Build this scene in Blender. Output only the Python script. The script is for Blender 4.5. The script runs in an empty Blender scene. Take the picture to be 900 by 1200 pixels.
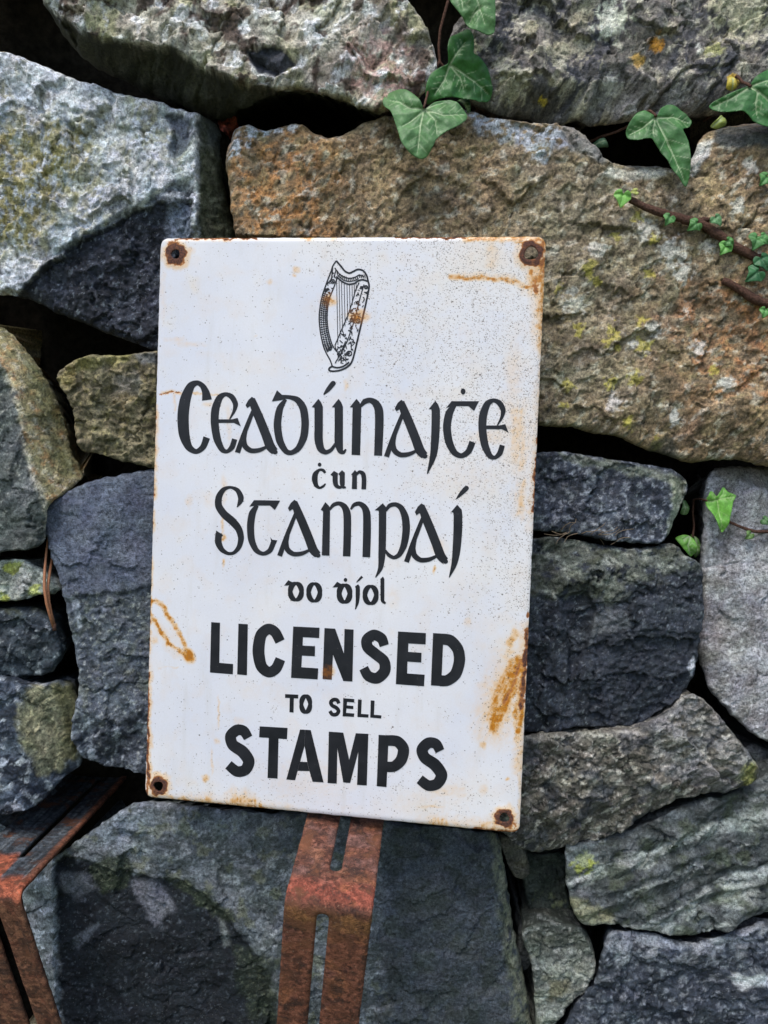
import bpy, math, random
import numpy as np
from mathutils import Vector
from mathutils.kdtree import KDTree

# ------------------------------------------------------------------ camera, light, exposure
sc = bpy.context.scene
COL = sc.collection
FPX, PITCH, DIST, CAMZ = 1000.0, math.radians(6.0), 0.65, 0.75      # focal length in photo pixels (900x1200)
cam_d = bpy.data.cameras.new("camera"); cam = bpy.data.objects.new("camera", cam_d); COL.objects.link(cam)
cam.location = (0, -DIST, CAMZ); cam.rotation_euler = (math.pi/2 - PITCH, 0, 0)
cam_d.sensor_fit = 'VERTICAL'; cam_d.sensor_height = 24.0; cam_d.lens = 24.0*FPX/1200.0
cam_d.clip_start = 0.02; cam_d.clip_end = 2000
sc.camera = cam
SUN_EL, SUN_AZ = math.radians(60), math.radians(205)                # azimuth clockwise from +Y
world = bpy.data.worlds.new("World"); sc.world = world; world.use_nodes = True
wn = world.node_tree.nodes; wl = world.node_tree.links
bg = wn["Background"]; sky = wn.new("ShaderNodeTexSky"); sky.sky_type = 'NISHITA'; sky.sun_disc = False
sky.sun_elevation = SUN_EL; sky.sun_rotation = SUN_AZ; sky.air_density = 1.0; sky.dust_density = 2.0; sky.ozone_density = 1.5
wl.new(sky.outputs[0], bg.inputs[0]); bg.inputs[1].default_value = 0.12
sun_d = bpy.data.lights.new("sun", 'SUN'); sun_d.energy = 1.4; sun_d.angle = math.radians(28); sun_d.color = (1.0, 0.97, 0.93)
sun = bpy.data.objects.new("sun", sun_d); COL.objects.link(sun)
sdir = Vector((math.sin(SUN_AZ)*math.cos(SUN_EL), math.cos(SUN_AZ)*math.cos(SUN_EL), math.sin(SUN_EL)))
sun.rotation_euler = sdir.to_track_quat('Z', 'Y').to_euler(); sun.location = (-1, -3, 4)
sc.view_settings.view_transform = 'Standard'; sc.view_settings.look = 'None'
sc.view_settings.exposure = 0.70; sc.view_settings.gamma = 1.0
sc.render.engine = 'CYCLES'

# ------------------------------------------------------------------ projection helpers (photo pixel <-> place)
CP, SP = math.cos(PITCH), math.sin(PITCH)
CAM = np.array([0, -DIST, CAMZ])
def ray(u, v):
    x = (np.asarray(u, float)-450)/FPX; d = (np.asarray(v, float)-600)/FPX
    return np.stack([x, CP - d*SP, -SP - d*CP], -1)
def bp(u, v, y):                      # pixel -> point on the vertical plane at depth y
    r = ray(u, v); t = (y - CAM[1])/r[..., 1]
    return CAM + r*t[..., None]
def bd(u, v, depth):                  # pixel -> point at camera depth
    return CAM + ray(u, v)*depth
def proj(P):
    q = P - CAM
    dep = q[..., 1]*CP - q[..., 2]*SP
    dn = -q[..., 1]*SP - q[..., 2]*CP
    return 450 + FPX*q[..., 0]/dep, 600 + FPX*dn/dep

# ------------------------------------------------------------------ numpy noise
def _hash(xi, yi, seed):
    h = (xi.astype(np.int64)*374761393 + yi.astype(np.int64)*668265263 + int(seed)*2246822519) & 0xffffffff
    h = ((h ^ (h >> 13))*1274126177) & 0xffffffff
    h = ((h ^ (h >> 16))*2654435761) & 0xffffffff
    return ((h ^ (h >> 15)) & 0xffffff)/float(0x1000000)
def gn(x, y, seed=0):
    xf = np.floor(x); yf = np.floor(y); fx = x-xf; fy = y-yf
    xi = xf.astype(np.int64); yi = yf.astype(np.int64)
    ux = fx*fx*fx*(fx*(fx*6-15)+10); uy = fy*fy*fy*(fy*(fy*6-15)+10)
    def g(dx, dy):
        a = _hash(xi+dx, yi+dy, seed)*(2*np.pi)
        return np.cos(a)*(fx-dx) + np.sin(a)*(fy-dy)
    n0 = g(0, 0)*(1-ux) + g(1, 0)*ux; n1 = g(0, 1)*(1-ux) + g(1, 1)*ux
    return (n0*(1-uy) + n1*uy)*1.55
def fbm(x, y, seed=0, octv=4, gain=0.5):
    s = 0; a = 1.0; t = 0
    for k in range(octv):
        s = s + a*gn(x*2**k + 17.3*k, y*2**k - 9.1*k, seed*31+k); t += a; a *= gain
    return s/t*1.35
def facet(x, y, seed=0, tilt=1.0, jump=0.3, edge=False):           # broken-rock planes
    xf = np.floor(x).astype(np.int64); yf = np.floor(y).astype(np.int64)
    best = np.full(x.shape, 9e9); sec = np.full(x.shape, 9e9); val = np.zeros(x.shape)
    for dx in (-1, 0, 1):
        for dy in (-1, 0, 1):
            cx = xf+dx; cy = yf+dy
            px = cx + _hash(cx, cy, seed); py = cy + _hash(cx, cy, seed+7)
            d = (x-px)**2 + (y-py)**2
            a = _hash(cx, cy, seed+13)*2*np.pi
            v = ((x-px)*np.cos(a) + (y-py)*np.sin(a))*tilt + (_hash(cx, cy, seed+19)-.5)*jump
            m = d < best; sec = np.where(m, best, np.minimum(sec, d))
            best = np.where(m, d, best); val = np.where(m, v, val)
    return (val, np.sqrt(sec)-np.sqrt(best)) if edge else val
def sstep(a, b, x):
    t = np.clip((x-a)/(b-a), 0, 1); return t*t*(3-2*t)
def sdpoly(u, v, poly):
    P = np.asarray(poly, float); n = len(P); d = np.full(u.shape, 1e18); ins = np.zeros(u.shape, bool)
    for i in range(n):
        ax, ay = P[i]; bx, by = P[(i+1) % n]
        ex, ey = bx-ax, by-ay
        t = np.clip(((u-ax)*ex + (v-ay)*ey)/(ex*ex+ey*ey+1e-12), 0, 1)
        d = np.minimum(d, (u-ax-t*ex)**2 + (v-ay-t*ey)**2)
        c = ((ay > v) != (by > v)) & (u < (bx-ax)*(v-ay)/(by-ay+1e-12) + ax)
        ins ^= c
    d = np.sqrt(d); return np.where(ins, d, -d)
def dline(u, v, pts):
    P = np.asarray(pts, float); d = np.full(u.shape, 1e18)
    for i in range(len(P)-1):
        ax, ay = P[i]; ex, ey = P[i+1]-P[i]
        t = np.clip(((u-ax)*ex + (v-ay)*ey)/(ex*ex+ey*ey+1e-12), 0, 1)
        d = np.minimum(d, (u-ax-t*ex)**2 + (v-ay-t*ey)**2)
    return np.sqrt(d)
GAIN = np.array([1.50, 1.48, 1.44])
def srgb(r, g, b):
    c = np.array([r, g, b])/255.0
    return np.where(c <= 0.04045, c/12.92, ((c+0.055)/1.055)**2.4)
def alb(r, g, b):                     # surface colour seen in the photo -> base colour
    return np.clip(srgb(r, g, b)*GAIN, 0, 0.82)

# ------------------------------------------------------------------ mesh helpers
def catmull(P, closed=True, step=1.0):
    P = np.asarray(P, float); n = len(P); out = []
    rng = range(n) if closed else range(n-1)
    for i in rng:
        if closed: p0, p1, p2, p3 = P[(i-1) % n], P[i], P[(i+1) % n], P[(i+2) % n]
        else: p0, p1, p2, p3 = P[max(i-1, 0)], P[i], P[i+1], P[min(i+2, n-1)]
        k = max(1, int(np.linalg.norm((p2-p1)[:2])/step))
        for j in range(k):
            t = j/k; m1 = (p2-p0)*.42; m2 = (p3-p1)*.42
            out.append((2*t**3-3*t*t+1)*p1 + (t**3-2*t*t+t)*m1 + (-2*t**3+3*t*t)*p2 + (t**3-t*t)*m2)
    if not closed: out.append(P[-1])
    return np.array(out)
def resample(P, step):
    Q = np.vstack([P, P[:1]]); L = np.r_[0, np.cumsum(np.linalg.norm(np.diff(Q, axis=0), axis=1))]
    n = max(8, int(L[-1]/step)); s = np.linspace(0, L[-1], n, endpoint=False)
    return np.stack([np.interp(s, L, Q[:, k]) for k in range(2)], -1)
def outward(P):
    t = np.roll(P, -1, 0) - np.roll(P, 1, 0); t /= np.linalg.norm(t, axis=1)[:, None]+1e-12
    area = np.sum(P[:, 0]*np.roll(P[:, 1], -1) - np.roll(P[:, 0], -1)*P[:, 1])
    n = np.stack([t[:, 1], -t[:, 0]], -1)
    return n if area > 0 else -n
def raster(loops, xs, ys):
    ins = np.zeros((len(ys), len(xs)), bool)
    for j, y in enumerate(ys):
        cr = []
        for P in loops:
            a = P; b = np.roll(P, -1, 0)
            m = (a[:, 1] > y) != (b[:, 1] > y)
            if m.any():
                A = a[m]; B = b[m]
                cr.append(A[:, 0] + (y-A[:, 1])/(B[:, 1]-A[:, 1])*(B[:, 0]-A[:, 0]))
        if cr:
            ins[j] = (np.searchsorted(np.sort(np.concatenate(cr)), xs) % 2) == 1
    return ins
def fill(loops, step):
    """grid of quads inside the loops, its rim snapped onto them. returns pts, quads, d, normals2d, rim edges"""
    allp = np.vstack(loops); lo = allp.min(0)-step; hi = allp.max(0)+step
    nx = int((hi[0]-lo[0])/step)+2; ny = int((hi[1]-lo[1])/step)+2
    gx = lo[0] + np.arange(nx)*step; gy = lo[1] + np.arange(ny)*step
    cell = raster(loops, gx[:-1]+step/2, gy[:-1]+step/2)
    # drop pinched diagonal cells
    used = np.zeros((ny, nx), bool)
    used[:-1, :-1] |= cell; used[1:, :-1] |= cell; used[:-1, 1:] |= cell; used[1:, 1:] |= cell
    idx = np.full((ny, nx), -1); idx[used] = np.arange(used.sum())
    jj, ii = np.nonzero(used)
    pts = np.stack([gx[ii], gy[jj]], -1)
    cj, ci = np.nonzero(cell)
    quads = np.stack([idx[cj, ci], idx[cj, ci+1], idx[cj+1, ci+1], idx[cj+1, ci]], -1)
    ed = []
    pad = np.pad(cell, 1)
    m = cell & ~pad[:-2, 1:-1]; j, i = np.nonzero(m); ed.append(np.stack([idx[j, i], idx[j, i+1]], -1))
    m = cell & ~pad[2:, 1:-1]; j, i = np.nonzero(m); ed.append(np.stack([idx[j+1, i+1], idx[j+1, i]], -1))
    m = cell & ~pad[1:-1, :-2]; j, i = np.nonzero(m); ed.append(np.stack([idx[j+1, i], idx[j, i]], -1))
    m = cell & ~pad[1:-1, 2:]; j, i = np.nonzero(m); ed.append(np.stack([idx[j, i+1], idx[j+1, i+1]], -1))
    edges = np.vstack(ed)
    dense = []; dn = []
    for P in loops:
        Q = resample(P, step*.5); dense.append(Q); n = outward(Q); dn.append(n if len(dense) == 1 else -n)
    dense = np.vstack(dense); dn = np.vstack(dn)
    kd = KDTree(len(dense))
    for k, p in enumerate(dense): kd.insert((p[0], p[1], 0), k)
    kd.balance()
    near = np.array([kd.find((p[0], p[1], 0))[1:] for p in pts])
    ni = near[:, 0].astype(int); d = near[:, 1]
    rim = np.unique(edges)
    pts[rim] = dense[ni[rim]]; d[rim] = 0
    return pts, quads, d, dn[ni], edges
def mesh(name, V, quads, mat, parent=None, attrs=None, tris=None, origin=None, smooth=True):
    V = np.asarray(V, float); origin = np.zeros(3) if origin is None else np.asarray(origin, float)
    me = bpy.data.meshes.new(name)
    me.vertices.add(len(V)); me.vertices.foreach_set("co", (V-origin).astype(np.float32).ravel())
    q = np.asarray(quads, np.int32).reshape(-1, 4); tr = np.zeros((0, 3), np.int32) if tris is None else np.asarray(tris, np.int32).reshape(-1, 3)
    loops = np.concatenate([q.ravel(), tr.ravel()]); npoly = len(q)+len(tr)
    tot = np.concatenate([np.full(len(q), 4), np.full(len(tr), 3)]).astype(np.int32)
    me.loops.add(len(loops)); me.loops.foreach_set("vertex_index", loops)
    me.polygons.add(npoly); me.polygons.foreach_set("loop_start", (np.cumsum(tot)-tot).astype(np.int32)); me.polygons.foreach_set("loop_total", tot)
    if smooth: me.polygons.foreach_set("use_smooth", np.ones(npoly, bool))
    me.update(calc_edges=True); me.validate()
    for k, a in (attrs or {}).items():
        a = np.asarray(a, np.float32)
        if a.ndim == 2:
            at = me.attributes.new(k, 'FLOAT_COLOR', 'POINT'); at.data.foreach_set("color", np.hstack([a, np.ones((len(a), 1), np.float32)]).ravel())
        else:
            at = me.attributes.new(k, 'FLOAT', 'POINT'); at.data.foreach_set("value", a)
    me.materials.append(mat)
    o = bpy.data.objects.new(name, me); COL.objects.link(o)
    if parent is not None: o.parent = parent
    else: o.location = origin
    return o
def tag(o, label, cat=None, group=None, kind=None):
    if label: o["label"] = label
    if cat: o["category"] = cat
    if group: o["group"] = group
    if kind: o["kind"] = kind
    return o
def empty(name, loc, label, cat, group=None):
    o = bpy.data.objects.new(name, None); COL.objects.link(o); o.location = loc; o.empty_display_size = .05
    return tag(o, label, cat, group)
def tube(pts, rad, nseg=8):
    P = np.asarray(pts, float); n = len(P); rad = np.broadcast_to(rad, (n,))
    T = np.gradient(P, axis=0); T /= np.linalg.norm(T, axis=1)[:, None]
    up = np.array([0.13, -1, 0.21]); A = np.cross(T, up); A /= np.linalg.norm(A, axis=1)[:, None]; B = np.cross(T, A)
    an = np.linspace(0, 2*np.pi, nseg, endpoint=False)
    V = P[:, None] + rad[:, None, None]*(A[:, None]*np.cos(an)[None, :, None] + B[:, None]*np.sin(an)[None, :, None])
    V = V.reshape(-1, 3); q = []
    for i in range(n-1):
        for k in range(nseg):
            q.append((i*nseg+k, i*nseg+(k+1) % nseg, (i+1)*nseg+(k+1) % nseg, (i+1)*nseg+k))
    tr = []
    for base, pt, s in ((0, P[0], 1), ((n-1)*nseg, P[-1], -1)):
        c = len(V); V = np.vstack([V, pt])
        for k in range(nseg):
            f = (base+k, base+(k+1) % nseg, c); tr.append(f if s < 0 else f[::-1])
    return V, q, tr

# ------------------------------------------------------------------ materials
def new_mat(name):
    m = bpy.data.materials.new(name); m.use_nodes = True
    nt = m.node_tree; b = nt.nodes["Principled BSDF"]
    return m, nt, b
class NB:
    def __init__(s, nt): s.nt = nt; s.tc = nt.nodes.new("ShaderNodeTexCoord")
    def node(s, t, **kw):
        n = s.nt.nodes.new(t)
        for k, v in kw.items(): setattr(n, k, v)
        return n
    def link(s, a, b): s.nt.links.new(a, b)
    def put(s, sock, v):
        if hasattr(v, "is_linked") or isinstance(v, bpy.types.NodeSocket): s.link(v, sock)
        else: sock.default_value = v
    def noise(s, scale, detail=3, rough=.55, dist=0, vec=None):
        n = s.node("ShaderNodeTexNoise"); n.inputs["Scale"].default_value = scale; n.inputs["Detail"].default_value = detail
        n.inputs["Roughness"].default_value = rough; n.inputs["Distortion"].default_value = dist
        s.link(vec or s.tc.outputs["Object"], n.inputs["Vector"]); return n.outputs["Fac"]
    def vor(s, scale, feature='F1', vec=None):
        n = s.node("ShaderNodeTexVoronoi", feature=feature); n.inputs["Scale"].default_value = scale
        s.link(vec or s.tc.outputs["Object"], n.inputs["Vector"]); return n
    def attr(s, name, out="Fac"):
        n = s.node("ShaderNodeAttribute", attribute_name=name); return n.outputs[out]
    def math(s, op, a, b=0.0, c=0.0, clamp=False):
        n = s.node("ShaderNodeMath", operation=op, use_clamp=clamp)
        s.put(n.inputs[0], a); s.put(n.inputs[1], b); s.put(n.inputs[2], c); return n.outputs[0]
    def mapr(s, v, a, b, c=0.0, d=1.0, smooth=False):
        n = s.node("ShaderNodeMapRange"); n.clamp = True
        if smooth: n.interpolation_type = 'SMOOTHSTEP'
        s.put(n.inputs[0], v); n.inputs[1].default_value = a; n.inputs[2].default_value = b; n.inputs[3].default_value = c; n.inputs[4].default_value = d
        return n.outputs[0]
    def mix(s, f, a, b, mode='MIX'):
        n = s.node("ShaderNodeMix", data_type='RGBA', blend_type=mode)
        s.put(n.inputs[0], f)
        for i, v in ((6, a), (7, b)):
            if isinstance(v, (tuple, list, np.ndarray)): n.inputs[i].default_value = (*[float(x) for x in v[:3]], 1)
            else: s.link(v, n.inputs[i])
        return n.outputs[2]
    def node_sep(s, c):
        n = s.node("ShaderNodeSeparateColor"); s.link(c, n.inputs[0]); return n.outputs[0]
    def gray(s, f):
        n = s.node("ShaderNodeCombineColor")
        for i in range(3): s.put(n.inputs[i], f)
        return n.outputs[0]
    def bump(s, h, strength, dist, normal=None):
        n = s.node("ShaderNodeBump"); n.inputs["Strength"].default_value = strength; n.inputs["Distance"].default_value = dist
        s.link(h, n.inputs["Height"])
        if normal: s.link(normal, n.inputs["Normal"])
        return n.outputs[0]

def stone_material():
    m, nt, b = new_mat("weathered_stone"); k = NB(nt)
    col = k.attr("Col", "Color")
    n1 = k.noise(420, 4, .7); n2 = k.noise(1300, 2, .65)
    f = k.math('ADD', k.mapr(n1, .30, .70, .32, 1.74), k.mapr(n2, .30, .70, -.40, .44))
    c = k.mix(1.0, col, k.gray(f), 'MULTIPLY')
    v = k.vor(700); d = k.mapr(v.outputs["Distance"], .10, .24, 1, 0)
    sep = k.node("ShaderNodeSeparateColor"); k.link(v.outputs["Color"], sep.inputs[0])
    rnd = k.math('GREATER_THAN', sep.outputs[0], .80)
    sp = k.math('MULTIPLY', k.math('MULTIPLY', d, rnd), k.attr("Spk"))
    c = k.mix(sp, c, (.34, .35, .34))
    rnd2 = k.math('LESS_THAN', sep.outputs[1], .16)
    sp2 = k.math('MULTIPLY', k.math('MULTIPLY', d, rnd2), .55)
    c = k.mix(sp2, c, (.018, .018, .017))
    k.link(c, b.inputs["Base Color"])
    k.put(b.inputs["Roughness"], k.mapr(n1, .3, .7, .58, .85)); b.inputs["Specular IOR Level"].default_value = .35
    nb = k.bump(n1, .75, .0020); nb = k.bump(n2, .6, .0008, nb)
    k.link(nb, b.inputs["Normal"])
    return m
M_STONE = stone_material()

def simple_mat(name, color, rough=.7, nscale=300, var=.3, spec=.4, bump=.3, bdist=.001, attr=None):
    m, nt, b = new_mat(name); k = NB(nt)
    n = k.noise(nscale, 4, .6)
    base = k.attr(attr, "Color") if attr else None
    lo = tuple(np.array(color)*(1-var)); hi = tuple(np.array(color)*(1+var))
    if attr:
        c = k.mix(1.0, base, k.gray(k.mapr(n, .25, .75, 1-var, 1+var)), 'MULTIPLY')
    else: c = k.mix(k.mapr(n, .3, .7), lo, hi)
    k.link(c, b.inputs["Base Color"]); b.inputs["Roughness"].default_value = rough; b.inputs["Specular IOR Level"].default_value = spec
    if bump: k.link(k.bump(n, bump, bdist), b.inputs["Normal"])
    return m
M_EARTH = simple_mat("packed_earth", (.030, .026, .020), .95, 120, .5, .1, .8, .006)
M_GROUND = simple_mat("grass_verge", (.075, .095, .040), .95, 30, .45, .1, .8, .02)
M_LEAF = simple_mat("ivy_leaf", (.1, .2, .1), .46, 700, .26, .35, .35, .0006, attr="Col")
M_STEM = simple_mat("ivy_bark", (.10, .052, .036), .85, 700, .55, .2, .9, .0015)
M_NEEDLE = simple_mat("dry_needle", (.36, .155, .075), .6, 900, .35, .3, .3, .0004)

# ------------------------------------------------------------------ pose of the enamel sign (a flat 28 cm x 42 cm plate leaning on the wall)
SW = 0.28
def _pose():
    src = [(0, 0), (1, 0), (1, 1), (0, 1)]; dst = [(188, 279), (640, 277), (609, 977), (170, 934)]
    A = []
    for (x, y), (u, v) in zip(src, dst):
        u -= 450; v -= 600
        A.append([x, y, 1, 0, 0, 0, -u*x, -u*y, -u]); A.append([0, 0, 0, x, y, 1, -v*x, -v*y, -v])
    H = np.linalg.svd(np.array(A, float))[2][-1].reshape(3, 3)
    K = np.diag([1/FPX, 1/FPX, 1]) @ H
    if K[2, 2] < 0: K = -K
    s = SW/np.linalg.norm(K[:, 0]); a = K[:, 0]*s; b = K[:, 1]*s; t = K[:, 2]*s
    W = np.array([[1, 0, 0], [0, -SP, -CP], [0, CP, -SP]])      # camera right/down/forward -> world (rows)
    tow = lambda q: q @ W
    e1 = tow(a); e2 = tow(b); O = CAM + tow(t)
    h = np.linalg.norm(e2); e1 = e1/np.linalg.norm(e1); e2 = e2/h
    e2 = e2 - e1*(e1@e2); e2 /= np.linalg.norm(e2)
    n = np.cross(e1, e2); n = n if n[1] < 0 else -n
    return O, e1, e2, n, h
S_O, S_E1, S_E2, S_N, SH = _pose()
def sign_pt(s, t, lift=0.0):
    return S_O + np.asarray(s)[..., None]*S_E1 + np.asarray(t)[..., None]*S_E2 + np.asarray(lift)[..., None]*S_N
def px_sign(u, v):                    # pixel -> coordinates on the plate
    r = ray(u, v); t = ((S_O-CAM)@S_N)/(r@S_N); P = CAM + r*t[..., None] - S_O
    return P@S_E1, P@S_E2
def clear_of_sign(V, gap=0.018):
    """how far each vertex must sink to stay behind the plate"""
    Q = V - S_O; s = Q@S_E1; t = Q@S_E2; h = Q@S_N
    m = (s > -.004) & (s < SW+.004) & (t > -.004) & (t < SH+.006) & (h > -gap)
    return np.where(m, (h+gap)/max(1e-6, -S_N[1]), 0.0)

# ------------------------------------------------------------------ ground
gv = []; gq = []
N = 40
for j in range(N+1):
    for i in range(N+1):
        a = ((i/N)*2-1); c = ((j/N)*2-1); gv.append((math.copysign(abs(a)**3, a)*900, math.copysign(abs(c)**3, c)*900, 0))
for j in range(N):
    for i in range(N): gq.append((j*(N+1)+i, j*(N+1)+i+1, (j+1)*(N+1)+i+1, (j+1)*(N+1)+i))
tag(mesh("ground", gv, gq, M_GROUND), None, kind="structure")

# ------------------------------------------------------------------ dry stone wall
wall = empty("stone_wall", (0, .02, 0), "dry stone wall of rough grey and brown stones behind the white sign", "wall")
WORG = np.array([0, .02, 0])
class Ctx: pass
def smix(c, col, m):
    return c + (np.asarray(col)[None]-c)*np.clip(m, 0, 1)[:, None]
def stone(poly, yb, H=.014, R=.012, tilt=(0, 0), shape=None, paint=None, rough=1.0, seed=1, step=.00095, depth=.14,
          taper=.42, jag=1.0, label=None, metric=False, bulge=1.0, spk=.5, side=None, fine=1.0):
    if metric: P = np.asarray(poly, float)
    else:
        Q = np.asarray(poly, float); yq = np.full(len(Q), yb - H + .45*R); W = bp(Q[:, 0], Q[:, 1], yq); P = W[:, [0, 2]]
        if shape is not None:           # bevelled rims lie deeper than the face
            c0 = Ctx(); c0.x, c0.z, c0.u, c0.v, c0.rf = P[:, 0], P[:, 1], Q[:, 0], Q[:, 1], 1.0; c0.fb = lambda sc, o=4, k=0: fbm(P[:, 0]/sc, P[:, 1]/sc, seed*7+k, o)
            yq = yb - H + .45*R - np.minimum(0, shape(c0, np.zeros(len(Q)))); P = bp(Q[:, 0], Q[:, 1], np.minimum(yq, yb+.03))[:, [0, 2]]
    P = catmull(P, True, .004); P = resample(P, .0012)
    n = outward(P); s = np.arange(len(P))*.0012
    j = .0016*fbm(s/.030, s*0+seed, seed, 3) + .0009*fbm(s/.007, s*0+seed*3, seed+1, 2)
    P = P + n*(j*jag)[:, None]
    pts, quads, d, nrm, edges = fill([P], step)
    x = pts[:, 0]; z = pts[:, 1]; cx, cz = P.mean(0)
    c = Ctx(); c.x, c.z, c.d, c.seed = x, z, d, seed
    c.fb = lambda sc, o=4, k=0, ax=x, az=z: fbm(ax/sc, az/sc, seed*7+k, o)
    Rv = .42*R*(1+.7*gn(x/.030, z/.030, seed+5)+.4*gn(x/.009, z/.009, seed+15)); Rv = np.maximum(Rv, .0016)
    e = 1-np.clip(d/Rv, 0, 1); prof = np.sqrt(np.clip(1-e**2.2, 0, 1))
    h = tilt[0]*(x-cx) + tilt[1]*(z-cz) + bulge*.0045*fbm(x/.085, z/.085, seed+2, 2)
    pt0 = np.stack([x, np.full(len(x), yb-H), z], -1)
    c.u, c.v = proj(pt0); c.rf = 1.0
    if shape is not None:
        for _ in range(2):
            h1 = shape(c, h); c.u, c.v = proj(np.stack([x, yb-H-np.minimum(0, h1), z], -1))
        h = shape(c, h)
    lift0 = np.maximum(H + h - Rv*(1-prof), -.03)
    xn = x - .62*lift0; zn = z - .78*lift0
    w1 = .35*gn(xn/.02, zn/.02, seed) + .10*gn(xn/.005, zn/.005, seed+21); w2 = .35*gn(xn/.023, zn/.023, seed+22) + .10*gn(xn/.005, zn/.005, seed+23)
    f1, e1_ = facet(xn/.036+w1, zn/.027+w2, seed+3, 1.0, .45, True)
    crack = np.exp(-(e1_/.035)**2)*sstep(.0, .35, gn(xn/.05, zn/.05, seed+24))
    nz_ = (.0044*f1 + fine*.0022*facet(xn/.0125, zn/.0095+.4*gn(xn/.008, zn/.008, seed+9), seed+4, 1.0, .5) + fine*.0009*facet(xn/.0055, zn/.0048, seed+25, 1.0, .6)
           + fine*.0008*fbm(xn/.009, zn/.009, seed+6, 4, .62) - .0022*crack)
    nz_ = nz_*rough*c.rf
    h = h + nz_
    lift = lift0 + nz_*np.clip(prof*1.1, 0, 1)
    V = np.stack([x, yb - lift, z], -1)
    V[:, 1] += clear_of_sign(V)
    # sides
    rim, inv = np.unique(edges, return_inverse=True); inv = inv.reshape(edges.shape)
    nr = nrm[rim]; base = V[rim]
    fr_ = np.array([.008, .018, .032, .05, .075, .105, .145, .2, .28, .4, .6, 1.0]) if not metric else np.array([.05, .25, 1.0])
    rings = []; nb = len(V); nk = len(rim)
    sarc = np.arctan2(base[:, 2]-cz, base[:, 0]-cx)
    span = np.maximum(yb + depth - base[:, 1], .004); tap = min(taper, .8*d.max()/span.max()) if not metric else .1
    for f_ in fr_:
        o = f_*span
        w = .0026*fbm(base[:, 0]/.02+o*40, base[:, 2]/.02+o*31, seed+8, 3)*np.minimum(1, o/.006)*rough
        q = base.copy(); sh = -tap*o + w - .001*np.minimum(1, o/.004)
        q[:, 0] += nr[:, 0]*sh; q[:, 2] += nr[:, 1]*sh; q[:, 1] = base[:, 1] + o
        q[:, 1] += clear_of_sign(q)
        rings.append(q)
    allV = np.vstack([V]+rings); sq = []
    a, b = inv[:, 0], inv[:, 1]
    for r in range(len(fr_)):
        p0 = (rim[a], rim[b]) if r == 0 else (nb+(r-1)*nk+a, nb+(r-1)*nk+b)
        sq.append(np.stack([p0[1], p0[0], nb+r*nk+a, nb+r*nk+b], -1))
    Q = np.vstack([quads]+sq)
    # colour over everything
    c2 = Ctx(); X = allV[:, 0] + .62*(allV[:, 1]-yb); Z = allV[:, 2] + .78*(allV[:, 1]-yb)
    c2.x, c2.z, c2.seed = X, Z, seed; c2.u, c2.v = proj(allV); c2.side = np.r_[np.zeros(nb), np.ones(len(allV)-nb)]
    c2.d = np.r_[d, np.zeros(len(allV)-nb)]; c2.n = len(allV); c2.e = np.r_[e, np.ones(len(allV)-nb)]
    c2.h = np.r_[h, np.zeros(len(allV)-nb)]
    c2.fb = lambda sc, o=4, k=0: fbm(X/sc, Z/sc, seed*7+k, o)
    c2.zone = lambda pl, soft=6, warp=10, k=0, sc=.012: sstep(-soft, soft, sdpoly(c2.u, c2.v, pl) + warp*fbm(X/sc, Z/sc, seed*5+k+50, 3))
    c2.spot = lambda u, v, r, warp=.5, k=0: sstep(-.25, .25, 1 - np.hypot(c2.u-u, c2.v-v)/r + warp*fbm(X/.005, Z/.005, seed*5+k+70, 3))
    c2.patch = lambda sc, th, soft=.12, o=4, k=0: sstep(th-soft, th+soft, fbm(X/sc, Z/sc, seed*11+k, o, .6))
    res = paint(c2); sp = np.full(c2.n, spk)
    if isinstance(res, tuple): res, sp = res[0], res[1] + np.zeros(c2.n)
    hv = np.stack([.07*c2.fb(.022, 3, 60), .04*c2.fb(.018, 3, 61), .09*c2.fb(.020, 3, 62)], -1)
    res = res*(1 + hv)*(1 + .22*c2.fb(.0045, 3, 63))[:, None]*(1 + .16*c2.fb(.0022, 2, 64))[:, None]
    if side is not None: res = smix(res, side, c2.side*.8)
    o = mesh("stone", allV, Q, M_STONE, wall, {"Col": np.clip(res, .006, .8), "Spk": sp}, origin=WORG)
    if label: o["label"] = label
    return o
def base(c, a, b, sc=.02, k=0, th=0, soft=.5):
    m = sstep(th-soft, th+soft, c.fb(sc, 5, k)); A = np.asarray(a); B = np.asarray(b)
    return A[None]*(1-m[:, None]) + B[None]*m[:, None]
A_ = alb
DK = A_(34, 39, 46)

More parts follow.
